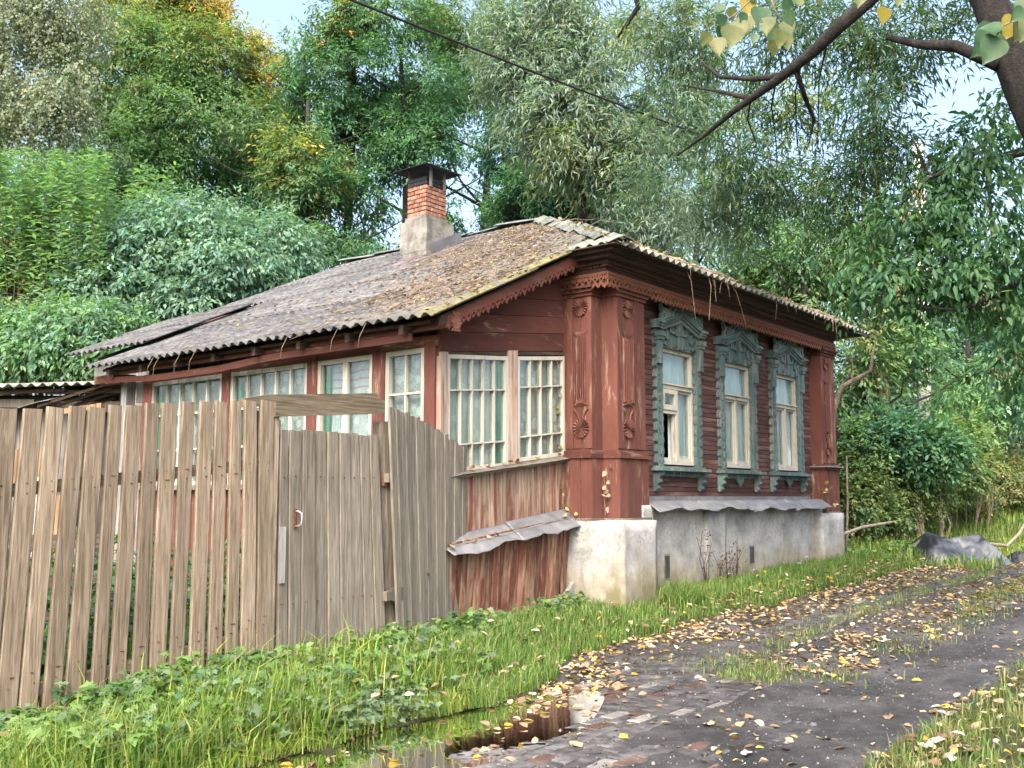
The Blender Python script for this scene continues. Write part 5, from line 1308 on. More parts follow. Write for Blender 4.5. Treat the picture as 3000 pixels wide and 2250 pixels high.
l6 = [at(2330, 200, 9.7), at(2360, 290, 10), at(2385, 350, 11.2), at(2370, 420, 11.2)]
l7 = [at(2885, -20, 9.2), at(2700, -300, 9.8), at(2300, -380, 10.4), at(1850, -60, 11.7)]
will = limb_tree('willow_tree', 'big willow with dark leaning trunk and a long bare limb slanting over the roof', wb,
    [(tr, [.30, .27, .23, .185, .170, .16, .10]), (l1, [.085, .075, .068, .060, .048, .034, .022, .011]), (l2, [.07, .06, .045, .03]), (l3, [.04, .03, .022, .01]), (l4, [.04, .035, .025, .012]), (l5, [.03, .02, .008]), (l6, [.03, .025, .02, .008]), (l7, [.14, .12, .09, .04])] +
    [([at(2200 + 75 * k, 288 - 57 * k, 10.2 - .2 * k), at(2190 + 70 * k, 350 - 40 * k, 10.6), at(2215 + 60 * k, 420 + 12 * (k % 2), 11.0), at(2200 + 75 * k, 490, 11.2)], [.012, .009, .006, .002]) for k in range(4)], M['bark_backlit'])
crown(will, sprays(rg, [blob(1960, 120, 170, 120, 12.6, G_WILLOW + G_WILLOWD + G_YG), blob(2060, 330, 170, 110, 12.4, G_WILLOWD + G_WILLOW, .8), blob(2100, 60, 150, 90, 12, G_WILLOW + G_WILLOWD),
    blob(2000, 520, 170, 110, 13, G_WILLOW + G_WILLOWD, .8), blob(2220, 420, 170, 130, 12, G_WILLOWD, .8), blob(2330, 300, 160, 120, 11.6, G_WILLOWD, .8), blob(2240, 100, 170, 110, 11.8, G_WILLOWD, .8), blob(2450, 250, 140, 120, 11.2, G_WILLOWD, .7), blob(2400, 60, 150, 90, 11, G_WILLOWD, .8), blob(2620, 60, 170, 90, 10.4, G_WILLOWD, .8), blob(2650, 250, 160, 110, 10.4, G_WILLOWD, .8), blob(2800, 200, 120, 130, 10.2, G_WILLOWD, .7), blob(2780, 330, 150, 90, 10.2, G_WILLOWD, .8),
    blob(2500, 420, 130, 100, 11.2, G_WILLOWD, .7), blob(2580, 180, 120, 130, 10.8, G_WILLOWD, .7), blob(2600, 420, 130, 130, 11, G_WILLOWD, .7), blob(2480, 600, 150, 100, 11.6, G_WILLOWD + G_MID, .7), blob(2350, 540, 140, 110, 12.2, G_WILLOWD, .7), blob(2700, 500, 130, 120, 10.8, G_WILLOWD, .6), blob(2200, 590, 130, 90, 12.8, G_WILLOWD + G_WILLOW, .7), blob(2900, 60, 120, 100, 10, G_WILLOWD, .7), blob(2080, 660, 130, 70, 13.6, G_WILLOW, .6)],
    5400, 12, .50, .12, .023, .55, G_WILLOW, spread=.6, gap=.06, gapf=3.0, hang=.18, jit=.2, seed=61, wild=.5), M['leaf'])
B, pts, rad = trunk_to(1700, -150, 18.5, 1640, .15, .06, .5, 44)
w2 = limb_tree('willow_tree', 'silver green willow standing close behind the roof ridge, left of the big dark limb', B, [(pts, rad)] + side_limbs(pts, rad, 9, 2.0, 45), M['bark'])
crown(w2, sprays(rg, [blob(1560, 60, 150, 110, 18, G_WILLOW), blob(1720, 50, 170, 110, 18, G_WILLOW), blob(1600, 210, 170, 110, 18, G_WILLOW), blob(1780, 190, 170, 120, 17.8, G_WILLOW), blob(1660, 330, 170, 90, 17.6, G_WILLOW), blob(1830, 330, 140, 100, 17.6, G_WILLOW), blob(1700, 430, 130, 60, 17.4, G_WILLOW + G_YG), blob(1620, 470, 80, 40, 17.4, G_WILLOW + G_YG, .7), blob(1860, 450, 130, 80, 17.6, G_WILLOW + G_WILLOWD), blob(1900, 600, 120, 90, 17.6, G_WILLOW, .9), blob(1950, 300, 120, 120, 17.8, G_WILLOW + G_WILLOWD), blob(2030, 640, 110, 70, 18, G_WILLOW, .7), blob(1480, 140, 80, 120, 18.4, G_WILLOW, .8)],
    4400, 13, .62, .17, .032, .55, G_WILLOW, spread=.55, gap=-.12, gapf=1.9, hang=.25, jit=.2, seed=62, wild=.5), M['leaf'])
# dark maple boughs hanging in from the right
mb_ = Vector((8.2, 11.0, gzw(8.2, 11.0) - .2))
mp = limb_tree('dark_maple', 'dark green maple with boughs hanging in beside the willow trunk', mb_,
    [([mb_, Vector((8.1, 11, 3)), at(3500, 300, 11), at(3350, 0, 11)], [.2, .17, .14, .1]), ([at(3500, 500, 11), at(3100, 420, 10.6), at(2850, 480, 10.3), at(2720, 520, 10.2), at(2640, 600, 10)], [.09, .06, .04, .025, .01]), ([at(3400, 700, 11), at(3000, 820, 10.4), at(2820, 910, 10), at(2700, 900, 10)], [.07, .04, .02, .008]),
     ([at(2720, 520, 10.2), at(2700, 460, 10.2), at(2660, 380, 10.2)], [.02, .014, .006])], M['bark_backlit'])
crown(mp, sprays(rg, [blob(2860, 470, 160, 100, 10.4, None, .8), blob(2980, 380, 110, 120, 10.6, None, .8), blob(2680, 620, 130, 90, 10.2, None, .7), blob(2850, 640, 140, 100, 10.4, None, .9), blob(2990, 620, 90, 120, 10.4), blob(2620, 800, 140, 70, 10.2, None, .8), blob(2800, 790, 150, 90, 10.2, None, .9), blob(2950, 800, 110, 100, 10.2), blob(2750, 940, 110, 70, 10, None, .8), blob(2900, 960, 130, 100, 10, None, 1.0), blob(2980, 1060, 70, 70, 10, None, .8), blob(2800, 1070, 60, 80, 9.9, None, .6), blob(2500, 740, 80, 40, 10.5, None, .5)],
    1500, 11, .45, .105, .044, .8, [(.045, .13, .065), (.065, .16, .07), (.095, .19, .065), (.05, .135, .08)], spread=.6, gap=-.02, gapf=2.9, hang=.25, shell=.45, shape=LENS, seed=64, wild=.4), M['leaf_thin'])
# seed clusters
P = []; rr = random.Random(9)
for (px, py) in ((2630, 830), (2690, 560), (2900, 860), (2930, 1070), (2650, 640), (2990, 1050)):
    c = at(px, py, 10)
    for k in range(26): P.append(c + Vector((rr.gauss(0, .04), rr.gauss(0, .04), rr.gauss(-.03, .09))))
P = np.array(P); n = len(P); rs = np.random.default_rng(3)
f = foliage('seed_clusters', [leaf_arrays(P, rs.normal(0, .4, (n, 3)) + np.array([0, 0, -1.]), rs.normal(size=(n, 3)), np.full(n, .045), np.full(n, .016), np.array([(.36, .26, .15)]) * rs.uniform(.7, 1.2, (n, 1)), DIA)], M['deadleaf'], mp, kind='stuff'); f.location = -mp.location

# poplar twigs close to the camera, every leaf a part
def poplar_leaf():
    m = MB(); prof = [(0, .0), (.06, .30), (.18, .44), (.36, .46), (.55, .36), (.75, .20), (.90, .07), (1.0, 0.0)]
    mid = [m.pt(x, 0, -.10 * x * x) for x, w in prof]; lf = [m.pt(x, w, .06 - .10 * x * x) for x, w in prof[1:-1]]; rt_ = [m.pt(x, -w, .06 - .10 * x * x) for x, w in prof[1:-1]]
    for s_ in (lf, rt_):
        m.face(mid[0], s_[0], mid[1]); m.face(mid[-2], s_[-1], mid[-1])
        for i in range(len(s_) - 1): m.face(mid[i + 1], s_[i], s_[i + 1], mid[i + 2])
    return m
def solidleaf(name, a, b, c, vein):
    k = NT(name); v = k.coord(True)
    cc = k.ramp(k.noise(v, 2.2, 5, .6), [(.32, a), (.52, b), (.7, c)])
    sp = k.ramp(k.n('TexVoronoi', {'Vector': v, 'Scale': 14.0}).outputs['Distance'], [(.10, 1.0), (.16, 0.0)])
    cc = k.mix(k.math('MULTIPLY', sp, .5), cc, (.09, .07, .03))
    cc = k.mix(1.0, cc, (.72, .75, .72), 'MULTIPLY')
    p = k.n('BsdfPrincipled', {'Base Color': cc, 'Roughness': .45, 'Specular IOR Level': .4}); t_ = k.n('BsdfTranslucent', {'Color': cc})
    k.t.links.new(k.n('MixShader', {0: .45, 1: p.outputs[0], 2: t_.outputs[0]}).outputs[0], k.out.inputs[0]); return k.m
PLM = [poplar_leaf().mesh('leaf', [solidleaf('poplar leaf ' + n_, *c)], True) for n_, c in (('green', ((.05, .12, .06), (.075, .16, .075), (.12, .20, .07), 0)), ('yellow', ((.36, .27, .04), (.44, .34, .05), (.30, .28, .06), 0)), ('turning', ((.09, .15, .05), (.16, .19, .055), (.26, .22, .06), 0)))]
def poplar(label, twigs, leaves, Y):
    c = at(*twigs[0][0], Y); o = empty('poplar_branch', c, 0, label, 'branch', 'poplar twigs over the road')
    m = MB()
    for tw in twigs: m.tube([at(p[0], p[1], Y) - c for p in tw], [.006] + [.004] * (len(tw) - 2) + [.002], 6)
    m.build('twig', M['twig'], o)
    rr = random.Random(int(Y * 10))
    for (px, py, tx, ty, k) in leaves:      # stalk end and tip in picture units
        dy = rr.uniform(-.10, .10); A_ = at(px, py, Y + dy); B_ = at(tx, ty, Y + dy + rr.uniform(-.03, .03)); d = B_ - A_; ln = d.length
        x = d.normalized(); nn = Vector((rr.uniform(-.5, .5), -1, rr.uniform(-.2, .5))); y = nn.cross(x).normalized(); z = x.cross(y)
        q = Matrix((x, y, z)).transposed().to_4x4()
        lf = bpy.data.objects.new('leaf', PLM[k]); col.objects.link(lf); lf.parent = o
        lf.matrix_local = Matrix.Translation(A_ - c) @ q @ Matrix.Diagonal((ln, ln * rr.uniform(.80, 1.0), ln, 1))
poplar('poplar twig with mixed green and yellow leaves hanging above the willow limb', [[(2280, -160), (2240, -60), (2190, 10), (2150, 45), (2110, 70)], [(2240, -60), (2270, 30), (2290, 60)], [(2240, -60), (2380, -30)]],
    [(2192, -10, 2190, 52, 1), (2175, 35, 2180, 80, 0), (2115, 40, 2110, 85, 0), (2120, 72, 2112, 132, 0), (2150, 75, 2135, 145, 2), (2165, 60, 2165, 120, 2), (2100, 110, 2108, 165, 2), (2185, 45, 2180, 112, 2), (2230, 20, 2225, 85, 0), (2250, 50, 2245, 105, 2), (2262, 65, 2256, 130, 0), (2285, 85, 2280, 145, 2), (2300, 60, 2320, 105, 2), (2305, 35, 2322, 80, 0), (2300, 100, 2310, 150, 2), (2265, 115, 2268, 168, 2), (2215, 100, 2205, 130, 0), (2080, 95, 2050, 135, 2), (2080, 60, 2078, 70, 1), (2330, -15, 2345, 22, 0), (2395, -30, 2405, 20, 2), (2270, -20, 2300, -5, 0), (2120, 15, 2090, 35, 0), (2255, -30, 2258, 25, 0), (2290, 5, 2330, 20, 0), (2205, -35, 2210, 10, 0), (2140, 20, 2150, 60, 2), (2520, -40, 2515, 22, 2), (2345, 0, 2340, 20, 2), (2590, 20, 2585, 75, 1), (2640, -30, 2630, 20, 2)], 4.6)
poplar('poplar twig with large pale green leaves in front of the willow trunk', [[(3060, -60), (3010, 30), (2970, 60), (2935, 78), (2900, 75)], [(2935, 78), (2920, 105)]],
    [(2940, 82, 2865, 82, 0), (2925, 90, 2850, 165, 0), (2925, 108, 2880, 190, 0), (2975, 50, 2940, 118, 1), (3000, 25, 2960, 65, 0), (3010, 40, 2970, 125, 2), (3030, -20, 2965, 40, 0), (3040, 60, 2990, 120, 2)], 3.6)
# ------------------------------------------------------------------ grass, weeds, fallen leaves
def LOW(u, v):
    """short growth at the foot of the leftmost pickets, worn patches elsewhere"""
    return np.where(v > -1.0, .38 + .62 * np.clip((u + 6.45) / .7, 0, 1), 1.0) if True else 1.0
def blades(n, sampler, hmin, hmax, wid, pal, rg, lean=.5, tris=3):
    uv = sampler(n); n = len(uv)
    P = np.array([tuple(L2W(u, v, gz(u, v))) for u, v in uv])
    h = rg.uniform(hmin, hmax, n) * rg.uniform(.6, 1.0, n) * LOW(uv[:, 0], uv[:, 1]); a = rg.uniform(0, 6.283, n)
    ln = rg.uniform(.1, 1, n) * lean; D = np.stack([np.cos(a), np.sin(a), np.zeros(n)], 1)
    S = np.stack([-np.sin(a + rg.normal(0, .5, n)), np.cos(a), np.zeros(n)], 1) * (wid * rg.uniform(.6, 1.3, n))[:, None]
    Z = np.array([0, 0, 1.0])
    p1 = P + Z * (h * .55)[:, None] + D * (h * ln * .25)[:, None]; p2 = P + Z * (h * (1 - .35 * ln))[:, None] + D * (h * ln)[:, None]
    V = np.stack([P - S, P + S, p1 - S * .8, p1 + S * .8, p2], 1).reshape(-1, 3)
    F = np.array([[0, 1, 3], [0, 3, 2], [2, 3, 4]])[None] + (np.arange(n) * 5)[:, None, None]
    pal = np.array(pal); C = pal[rg.integers(0, len(pal), n)] * rg.uniform(.7, 1.25, (n, 1))
    return V, F.reshape(-1, 3), np.repeat(C, 5, axis=0)
GR = [(.105, .21, .045), (.14, .255, .055), (.085, .18, .05), (.19, .28, .07), (.24, .26, .11)]
GRY = [(.24, .30, .06), (.20, .30, .05), (.30, .33, .09), (.16, .27, .05)]
GRD = [(.19, .20, .07), (.24, .22, .10), (.14, .18, .05), (.28, .25, .13)]
g5 = np.random.default_rng(99)
def verge(u0, u1, edge=.0, far=2.0, bias=1.0, patch=None):
    def f(n):
        u = g5.uniform(u0, u1, n); e = np.array([road_edge(x) for x in u]) + edge
        v = e + (far - e) * g5.uniform(0, 1, n) ** bias
        k = np.array([noise.noise(Vector((a * 1.1, b * 1.4, 6))) for a, b in zip(u, v)]) + g5.uniform(-.5, .5, n)
        keep = (k > -.45) & ~((v > .0) & (u > -2.4) & (u < 6.7)) & ~((u > -.35) & (u < .5) & (v > -.42)) & ~((u >= .5) & (u < 6.7) & (v > -.15))
        return np.stack([u, v], 1)[keep]
    return f
grass = [blades(11000, verge(-7.3, -3.2, .30, .2), .10, .32, .0050, GR + GRY, g5, 1.0), blades(9000, verge(-7.3, -5.0, .1, -.7), .15, .42, .0052, GRY + GR, g5, 1.0), blades(7000, verge(-7.3, -3.2, .0, -1.1), .05, .15, .0048, GRY + GR, g5, 1.1), blades(500, verge(-7.3, -4.0, .3, .1), .35, .6, .0055, GRY, g5, .9),
         blades(17000, verge(-4.2, -1.2, -.02, .45), .08, .24, .0045, GR, g5, .8),
         blades(24000, verge(-1.5, 7.5, .1, .1), .06, .20, .0048, GR, g5, .7),
         blades(9000, verge(6.7, 16, .1, 2.5), .08, .26, .007, GR, g5, .7),
         blades(500, verge(-6.4, -4.0, -.02, -1.5), .14, .28, .0045, GRY, g5, 1.8)]
def tall_clump(n): return np.stack([g5.normal(.75, .22, n), g5.normal(-.62, .10, n)], 1)
grass.append(blades(900, tall_clump, .2, .42, .005, GR, g5, .9))
foliage('grass', grass, M['grass'], kind='stuff', label='green grass of the verge along the fence and house')
def strip(n):
    u = g5.uniform(-2.2, 7, n); v = -2.75 + .33 * g5.normal(size=n) * (1 + .1 * u / 7)
    k = np.array([noise.noise(Vector((a * 1.6, b * 2.2, 16))) for a, b in zip(u, v)]) + g5.uniform(-.35, .35, n)
    return np.stack([u, v], 1)[k > -.12]
def rightside(n):
    u = g5.uniform(-5.2, 4.5, n); v = -4.30 - np.abs(g5.normal(0, .9, n)) ** 1.0
    k = np.array([noise.noise(Vector((a * 1.3, b * 1.3, 26))) for a, b in zip(u, v)]) + g5.uniform(-.4, .4, n)
    return np.stack([u, v], 1)[k > -.1]
foliage('track_grass', [blades(17000, strip, .03, .12, .004, GRD + GR, g5, .9), blades(15000, rightside, .04, .17, .004, GRD + GR, g5, .9)], M['grass'], kind='stuff', label='thin yellowish grass between the wheel ruts and beside the track')
def lawn(n):
    x = g5.uniform(4.5, 16, n); y = g5.uniform(15.5, 34, n)
    q = np.array([W2L(a, b) for a, b in zip(x, y)]); return q[(q[:, 0] > 7.2) & (q[:, 1] > -2.3 - .05 * (q[:, 0] - 8))]
foliage('bank_grass', [blades(42000, lawn, .10, .34, .012, GR + GRY, g5, .7)], M['grass'], kind='stuff', label='bright grass on the bank beyond the tarpaulin')
# lobed weeds along the fence
LOBE = (np.array([[0, 0, 0], [.12, .16, .03], [.10, .48, .0], [.36, .30, .04], [.52, .55, -.02], [.62, .24, .03], [1, 0, -.08], [.62, -.24, .03], [.52, -.55, -.02], [.36, -.30, .04], [.10, -.48, .0], [.12, -.16, .03], [.38, 0, .05]]),
        np.array([[12, 1, 0], [12, 2, 1], [12, 3, 2], [12, 4, 3], [12, 5, 4], [12, 6, 5], [12, 7, 6], [12, 8, 7], [12, 9, 8], [12, 10, 9], [12, 11, 10], [12, 0, 11]]))
def weeds(n, us, vs_, hs, size, pal, rg, stemw=.004):
    out = []; P, A, N_, Ls, C = [], [], [], [], []
    pal = np.array(pal)
    for k in range(n):
        u, v = us(), vs_(); 
        z = gz(u, v); b = L2W(u, v, z); H = hs() * float(LOW(np.array([u]), np.array([v]))[0])
        c0 = pal[rg.integers(0, len(pal))] * rg.uniform(.8, 1.2)
        for j in range(rg.integers(4, 8)):
            a = rg.uniform(0, 6.283); rad_ = rg.uniform(.02, .14); hh_ = H * rg.uniform(.45, 1.0)
            p = b + Vector((math.cos(a) * rad_, math.sin(a) * rad_, hh_)); s = size * rg.uniform(.55, 1.2)
            for q in (-1, 0, 1):
                aa = a + q * .95
                P.append(p); A.append((math.cos(aa), math.sin(aa), rg.uniform(-.7, .5))); N_.append((rg.normal(0, .5), rg.normal(0, .5) - .2, 1)); Ls.append(s * (1 if q == 0 else .82)); C.append(np.clip(c0 * rg.uniform(.85, 1.15), .01, .8))
    P, A, N_, Ls, C = map(np.array, (P, A, N_, Ls, C))
    return leaf_arrays(P, A, N_, Ls, Ls * .85, C, LOBE)
WD = [(.10, .20, .055), (.14, .25, .07), (.09, .18, .08), (.18, .28, .09), (.16, .24, .13)]
U_ = g5.uniform
wd = [weeds(150, lambda: U_(-7.0, -4.4), lambda: U_(-.75, .06), lambda: U_(.14, .34), .085, WD, g5), weeds(110, lambda: U_(-6.9, -5.2), lambda: U_(-1.5, -.6), lambda: U_(.12, .28), .08, WD + [(.14, .20, .11)], g5),
      weeds(85, lambda: U_(-5.3, -3.5), lambda: U_(-1.3, -.15), lambda: U_(.10, .25), .075, WD + [(.14, .20, .12)], g5), weeds(34, lambda: U_(-3.6, -2.2), lambda: U_(-.45, .0), lambda: U_(.10, .24), .085, WD, g5), weeds(42, lambda: U_(-2.4, -.4), lambda: U_(-.12, .12), lambda: U_(.08, .2), .075, WD, g5),
      weeds(70, lambda: U_(-5.3, -4.5), lambda: U_(-1.62, -1.25), lambda: U_(.05, .16), .06, [(.13, .20, .11), (.16, .22, .13)], g5), weeds(22, lambda: U_(5.5, 9), lambda: U_(-.9, .3), lambda: U_(.1, .25), .09, WD, g5)]
foliage('verge_weeds', wd, M['leaf'], kind='stuff', label='lobed leafy weeds crowding the foot of the fence')
yd = [weeds(260, lambda: U_(-7.6, -2.6), lambda: U_(.3, 3.2), lambda: U_(.25, .95), .13, [(.05, .12, .06), (.07, .15, .06), (.06, .12, .08)], g5), weeds(130, lambda: U_(-9.5, -2.6), lambda: U_(3.0, 7.5), lambda: U_(.3, 1.1), .15, [(.05, .12, .06), (.07, .15, .06)], g5)]
foliage('yard_weeds', yd, M['leaf'], kind='stuff', label='tall dark weeds filling the yard behind the pickets')
foliage('yard_grass', [blades(7000, lambda n: np.stack([U_(-8, -2.5, n), U_(.3, 6, n)], 1), .15, .6, .008, [(.08, .16, .05), (.10, .19, .05)], g5, .6)], M['grass'], kind='stuff', label='long grass in the yard behind the pickets')

# fallen leaves: the largest 300 each a thing, the rest one mass
def curled(seed):
    rr = random.Random(seed); m = MB(); N = 6; cu, tw, fo = rr.uniform(-.5, .7), rr.uniform(-.5, .5), rr.uniform(.0, .35)
    ids = []
    for i in range(N + 1):
        x = i / N; w = .42 * math.sin(math.pi * min(1, (x * .97 + .02)) ** .8) * (1 - .25 * x); row = []
        for s_ in (-1, 0, 1): row.append(m.pt(x - .5, s_ * w, .06 + cu * (x - .5) ** 2 + abs(s_) * w * fo + s_ * tw * (x - .5) * .3))
        ids.append(row)
    for i in range(N):
        for s_ in (0, 1): m.face(ids[i][s_], ids[i][s_ + 1], ids[i + 1][s_ + 1], ids[i + 1][s_])
    m.tube([(-.5, 0, .06 + cu * .25), (-.72, .03, .1), (-.9, .08, .12)], .012, 3, False)
    return m
LC = {'yellow': ((.40, .27, .04), (.50, .36, .07), (.44, .33, .12)), 'tan': ((.27, .19, .115), (.35, .27, .175), (.44, .36, .26)), 'brown': ((.14, .085, .05), (.20, .13, .08), (.28, .19, .125)), 'pale': ((.40, .36, .29), (.47, .44, .37), (.52, .50, .43))}
LM = {}
for nm, c in LC.items():
    k = NT(nm + ' fallen leaf'); cc = k.objvar(k.ramp(k.noise(k.coord(True), 3, 5), [(.3, c[0]), (.5, c[1]), (.7, c[2])]), .75, 1.15)
    mt = k.bsdf(cc, .65, k.noise(k.coord(True), 12, 3), .3, .02, .3)
    LM[nm] = [curled(hash(nm) % 7 + q).mesh('fallen_leaf', [mt], True) for q in range(4)] if False else [curled(len(nm) * 5 + q).mesh('fallen_leaf', [mt], True) for q in range(4)]
def leaf_spots(n):
    out = []; rr = random.Random(77)
    tries = 0
    while len(out) < n and tries < n * 40:
        tries += 1
        u = rr.uniform(-6.9, 13); v = rr.uniform(-6.5, .1); e = road_edge(u)
        d = .0
        if v > e + .55: d = .05 if u < 6 else .02
        elif v > e - .75: d = .16 + 3.6 * sstep(-4.2, -2.4, u) * math.exp(-((v - e + .20) / .32) ** 2)     # drift along the verge
        elif v > -4.2: d = .05 + 1.5 * math.exp(-((v + 2.95) / .34) ** 2) * sstep(-2.6, -1.4, u) + .10 * sstep(-2.5, -4, u)
        else: d = .6
        d *= .25 + 1.4 * max(0, .4 + noise.noise(Vector((u * 1.2, v * 1.7, 40)))) ** 1.5
        if rr.random() > d: continue
        P = L2W(u, v)
        if P.y < 4: continue
        if -4.35 < v < e + .1:
            z = max(road_z(u, v), paver_top(u, v)); 
            if z < -.012 and u < -2.8: z = -.016
            kind = 'road'
        else: z = gz(u, v) + (rr.uniform(.02, .14) if v > e else rr.uniform(.01, .05)); kind = 'grass'
        s = rr.uniform(.045, .09)
        out.append((s / P.length, P.x, P.y, z, s, kind, rr.random(), rr.uniform(0, 6.28), rr.gauss(0, .25), rr.gauss(0, .25)))
    return out
spots = leaf_spots(11500); spots.sort(reverse=True)
LAB = {('yellow', 'road'): 'bright yellow fallen leaf on the dark track', ('tan', 'road'): 'tan curled fallen leaf on the dark track', ('brown', 'road'): 'brown withered fallen leaf on the dark track', ('pale', 'road'): 'pale bleached fallen leaf on the dark track',
       ('yellow', 'grass'): 'bright yellow fallen leaf caught in the grass', ('tan', 'grass'): 'tan curled fallen leaf caught in the grass', ('brown', 'grass'): 'brown withered fallen leaf caught in the grass', ('pale', 'grass'): 'pale bleached fallen leaf caught in the grass'}
def pickc(t, px): return 'yellow' if t < .15 else 'tan' if t < .62 else 'brown' if t < .90 else 'pale'
chosen = [s for i, s in enumerate(spots) if i < 600 and i % 2 == 0][:290]
cs = set(id(s) for s in chosen)
for i, (k, x, y, z, s, kind, t, a, b, c) in enumerate(chosen):
    nm = pickc(t, 0)
    o = bpy.data.objects.new('fallen_leaf', LM[nm][i % 4]); col.objects.link(o); o.location = (x, y, z + .004); o.rotation_euler = (b, c, a); o.scale = (s, s * (.8 + .4 * ((t * 7) % 1)), s)
    setp(o, LAB[(nm, kind)], 'leaf', nm + ' fallen leaves on the ' + kind)
rest = [s for s in spots if id(s) not in cs]
P = np.array([(s[1], s[2], s[3] + .01) for s in rest]); n = len(P); a = np.array([s[7] for s in rest])
A = np.stack([np.cos(a), np.sin(a), g5.normal(0, .25, n)], 1); N_ = np.array([0, 0, 1.]) + g5.normal(0, .3, (n, 3))
pc = {k: np.array(v) for k, v in LC.items()}
C = np.array([pc[pickc(s[6], 0)][i % 3] for i, s in enumerate(rest)]) * g5.uniform(.7, 1.1, (n, 1))
Ls = np.array([s[4] for s in rest])
foliage('leaf_litter', [leaf_arrays(P, A, N_, Ls, Ls * .62, C, LENS)], M['deadleaf'], kind='stuff', label='drift of small tan and yellow leaves along the track')

# grit and clods on the track
n = 6500; u = g5.uniform(-6.5, 7, n); v = g5.uniform(-4.3, -1.2, n); e_ = np.array([road_edge(a) for a in u]); kk = v < e_ + .05; u, v = u[kk], v[kk]; n = len(u)
P = np.array([tuple(L2W(a, b, max(road_z(a, b), paver_top(a, b)) + .001)) for a, b in zip(u, v)]); s_ = g5.uniform(.003, .011, n) * (1 + 1.2 * (g5.uniform(0, 1, n) > .94))
OCT = np.array([[1, 0, 0], [0, 1, 0], [-1, 0, 0], [0, -1, 0], [0, 0, .8], [0, 0, -.6]]); OF = np.array([[0, 1, 4], [1, 2, 4], [2, 3, 4], [3, 0, 4], [1, 0, 5], [2, 1, 5], [3, 2, 5], [0, 3, 5]])
V = P[:, None] + OCT[None] * s_[:, None, None] * g5.uniform(.6, 1.4, (n, 6, 1)); C = np.array([(.05, .048, .047), (.09, .085, .08), (.03, .028, .028), (.17, .16, .15)])[g5.integers(0, 4, n)]
foliage('track_grit', [(V.reshape(-1, 3), (OF[None] + (np.arange(n) * 6)[:, None, None]).reshape(-1, 3), np.repeat(C, 6, axis=0))], M['grit'], kind='stuff', label='grit and small clods on the dark track')
# litter and twigs on the roof
def roof_litter():
    n = 17000; u = g5.uniform(-2.6, 3.2, n); v = g5.uniform(-.4, 6.2, n)
    hipv = (u + .45) * 1.025 - .55
    d = (v - hipv) / 1.414
    dens = .75 * np.exp(-((v - .45 - .50 * (u + 2.6)) / 1.0) ** 2) * (.35 + .65 * (u > -2.2)) + .025
    k = np.array([noise.noise(Vector((a * 1.3, b * 1.3, 60))) for a, b in zip(u, v)])
    keep = (g5.uniform(0, 1, n) < dens * (1 + 1.2 * k)) & (v > hipv + .08) & ((u > -.4) | (v > .1))
    u, v = u[keep], v[keep]; n = len(u)
    P = np.stack([u, v, zr(u) + g5.uniform(.02, .06, n)], 1)
    a = g5.uniform(0, 6.28, n); A = np.stack([np.cos(a), np.sin(a), PITCH * np.cos(a) + g5.normal(0, .25, n)], 1); N_ = np.array([-.4, 0, 1.]) + g5.normal(0, .35, (n, 3))
    C = np.array([(.20, .145, .105), (.16, .115, .085), (.26, .20, .145), (.12, .09, .07), (.33, .235, .08), (.22, .175, .13)])[g5.integers(0, 6, n)] * g5.uniform(.7, 1.1, (n, 1)); s_ = g5.uniform(.04, .085, n)
    Vv, F, Cc = leaf_arrays(P, A, N_, s_, s_ * .6, C, LENS)
    n = 1500; u = g5.uniform(-.3, 7.0, n); v = -.5 + np.abs(g5.normal(0, .5, n)); P = np.stack([u, v, zr(-.45) + PF * (v + .55) + .05], 1); a = g5.uniform(0, 6.28, n); A = np.stack([np.cos(a), np.sin(a), g5.normal(0, .4, n)], 1); s_ = g5.uniform(.04, .08, n)
    C = np.array([(.30, .24, .16), (.22, .18, .12), (.36, .30, .2)])[g5.integers(0, 3, n)]
    o = foliage('roof_litter', [(Vv, F, Cc), leaf_arrays(P, A, np.array([0, -.4, 1.]) + g5.normal(0, .4, (n, 3)), s_, s_ * .6, C, LENS)], M['deadleaf'], kind='stuff', label='brown leaf litter lying on the corrugated roof')
    o.location = HO; o.rotation_euler = (0, 0, HA)
    rr = random.Random(31); m = MB()
    for k in range(520):
        for _ in range(20):
            u = rr.uniform(-2.6, 2.6); v = rr.uniform(0, 5.5)
            if rr.random() < math.exp(-((v - .4 - .6 * (u + 2.6)) / 1.1) ** 2) and v > (u + .45) * 1.025 - .45 and (u > -.4 or v > .12): break
        L_ = rr.uniform(.15, .8); a = rr.uniform(0, 6.28); cu = rr.gauss(0, .9); pts = []
        for i in range(5):
            s_ = i / 4 * L_; x = u + s_ * math.cos(a + cu * s_); y = v + s_ * math.sin(a + cu * s_); pts.append((x, y, zr(x) + .035 + (.09 * rr.random() if i in (2, 3) else .02)))
        m.tube(pts, [.004, .0038, .0034, .003, .002], 3, False)
    for k in range(24):       # stalks hanging over the street eave
        u = rr.uniform(.6, 6.2) if k % 3 else rr.gauss(2.0, .35); v = -.5 - rr.uniform(.02, .08); z = zr(-.45) + .04; L_ = rr.uniform(.06, .25) if k % 4 else rr.uniform(.3, .7); a = rr.gauss(0, .9)
        m.tube([(u - .1, v + .45, z + .22), (u, v + .05, z + .06), (u + a * .2 * L_, v - .04, z - .3 * L_), (u + a * .6 * L_, v - .05, z - L_)], [.005, .005, .004, .002], 3, False)
    for k in range(7):
        v = rr.uniform(.6, 5); m.tube([(-2.5, v, zr(-2.5) + .04), (-2.76, v + .02, zr(-2.76) + .03), (-2.82, v + .05, zr(-2.8) - .1), (-2.8, v + .09, zr(-2.8) - .2)], .0035, 3, False)
    o = m.build('roof_twigs', M['twig'], kind='stuff', label='tangled dry twigs and stalks on the corrugated roof'); o.location = HO; o.rotation_euler = (0, 0, HA)
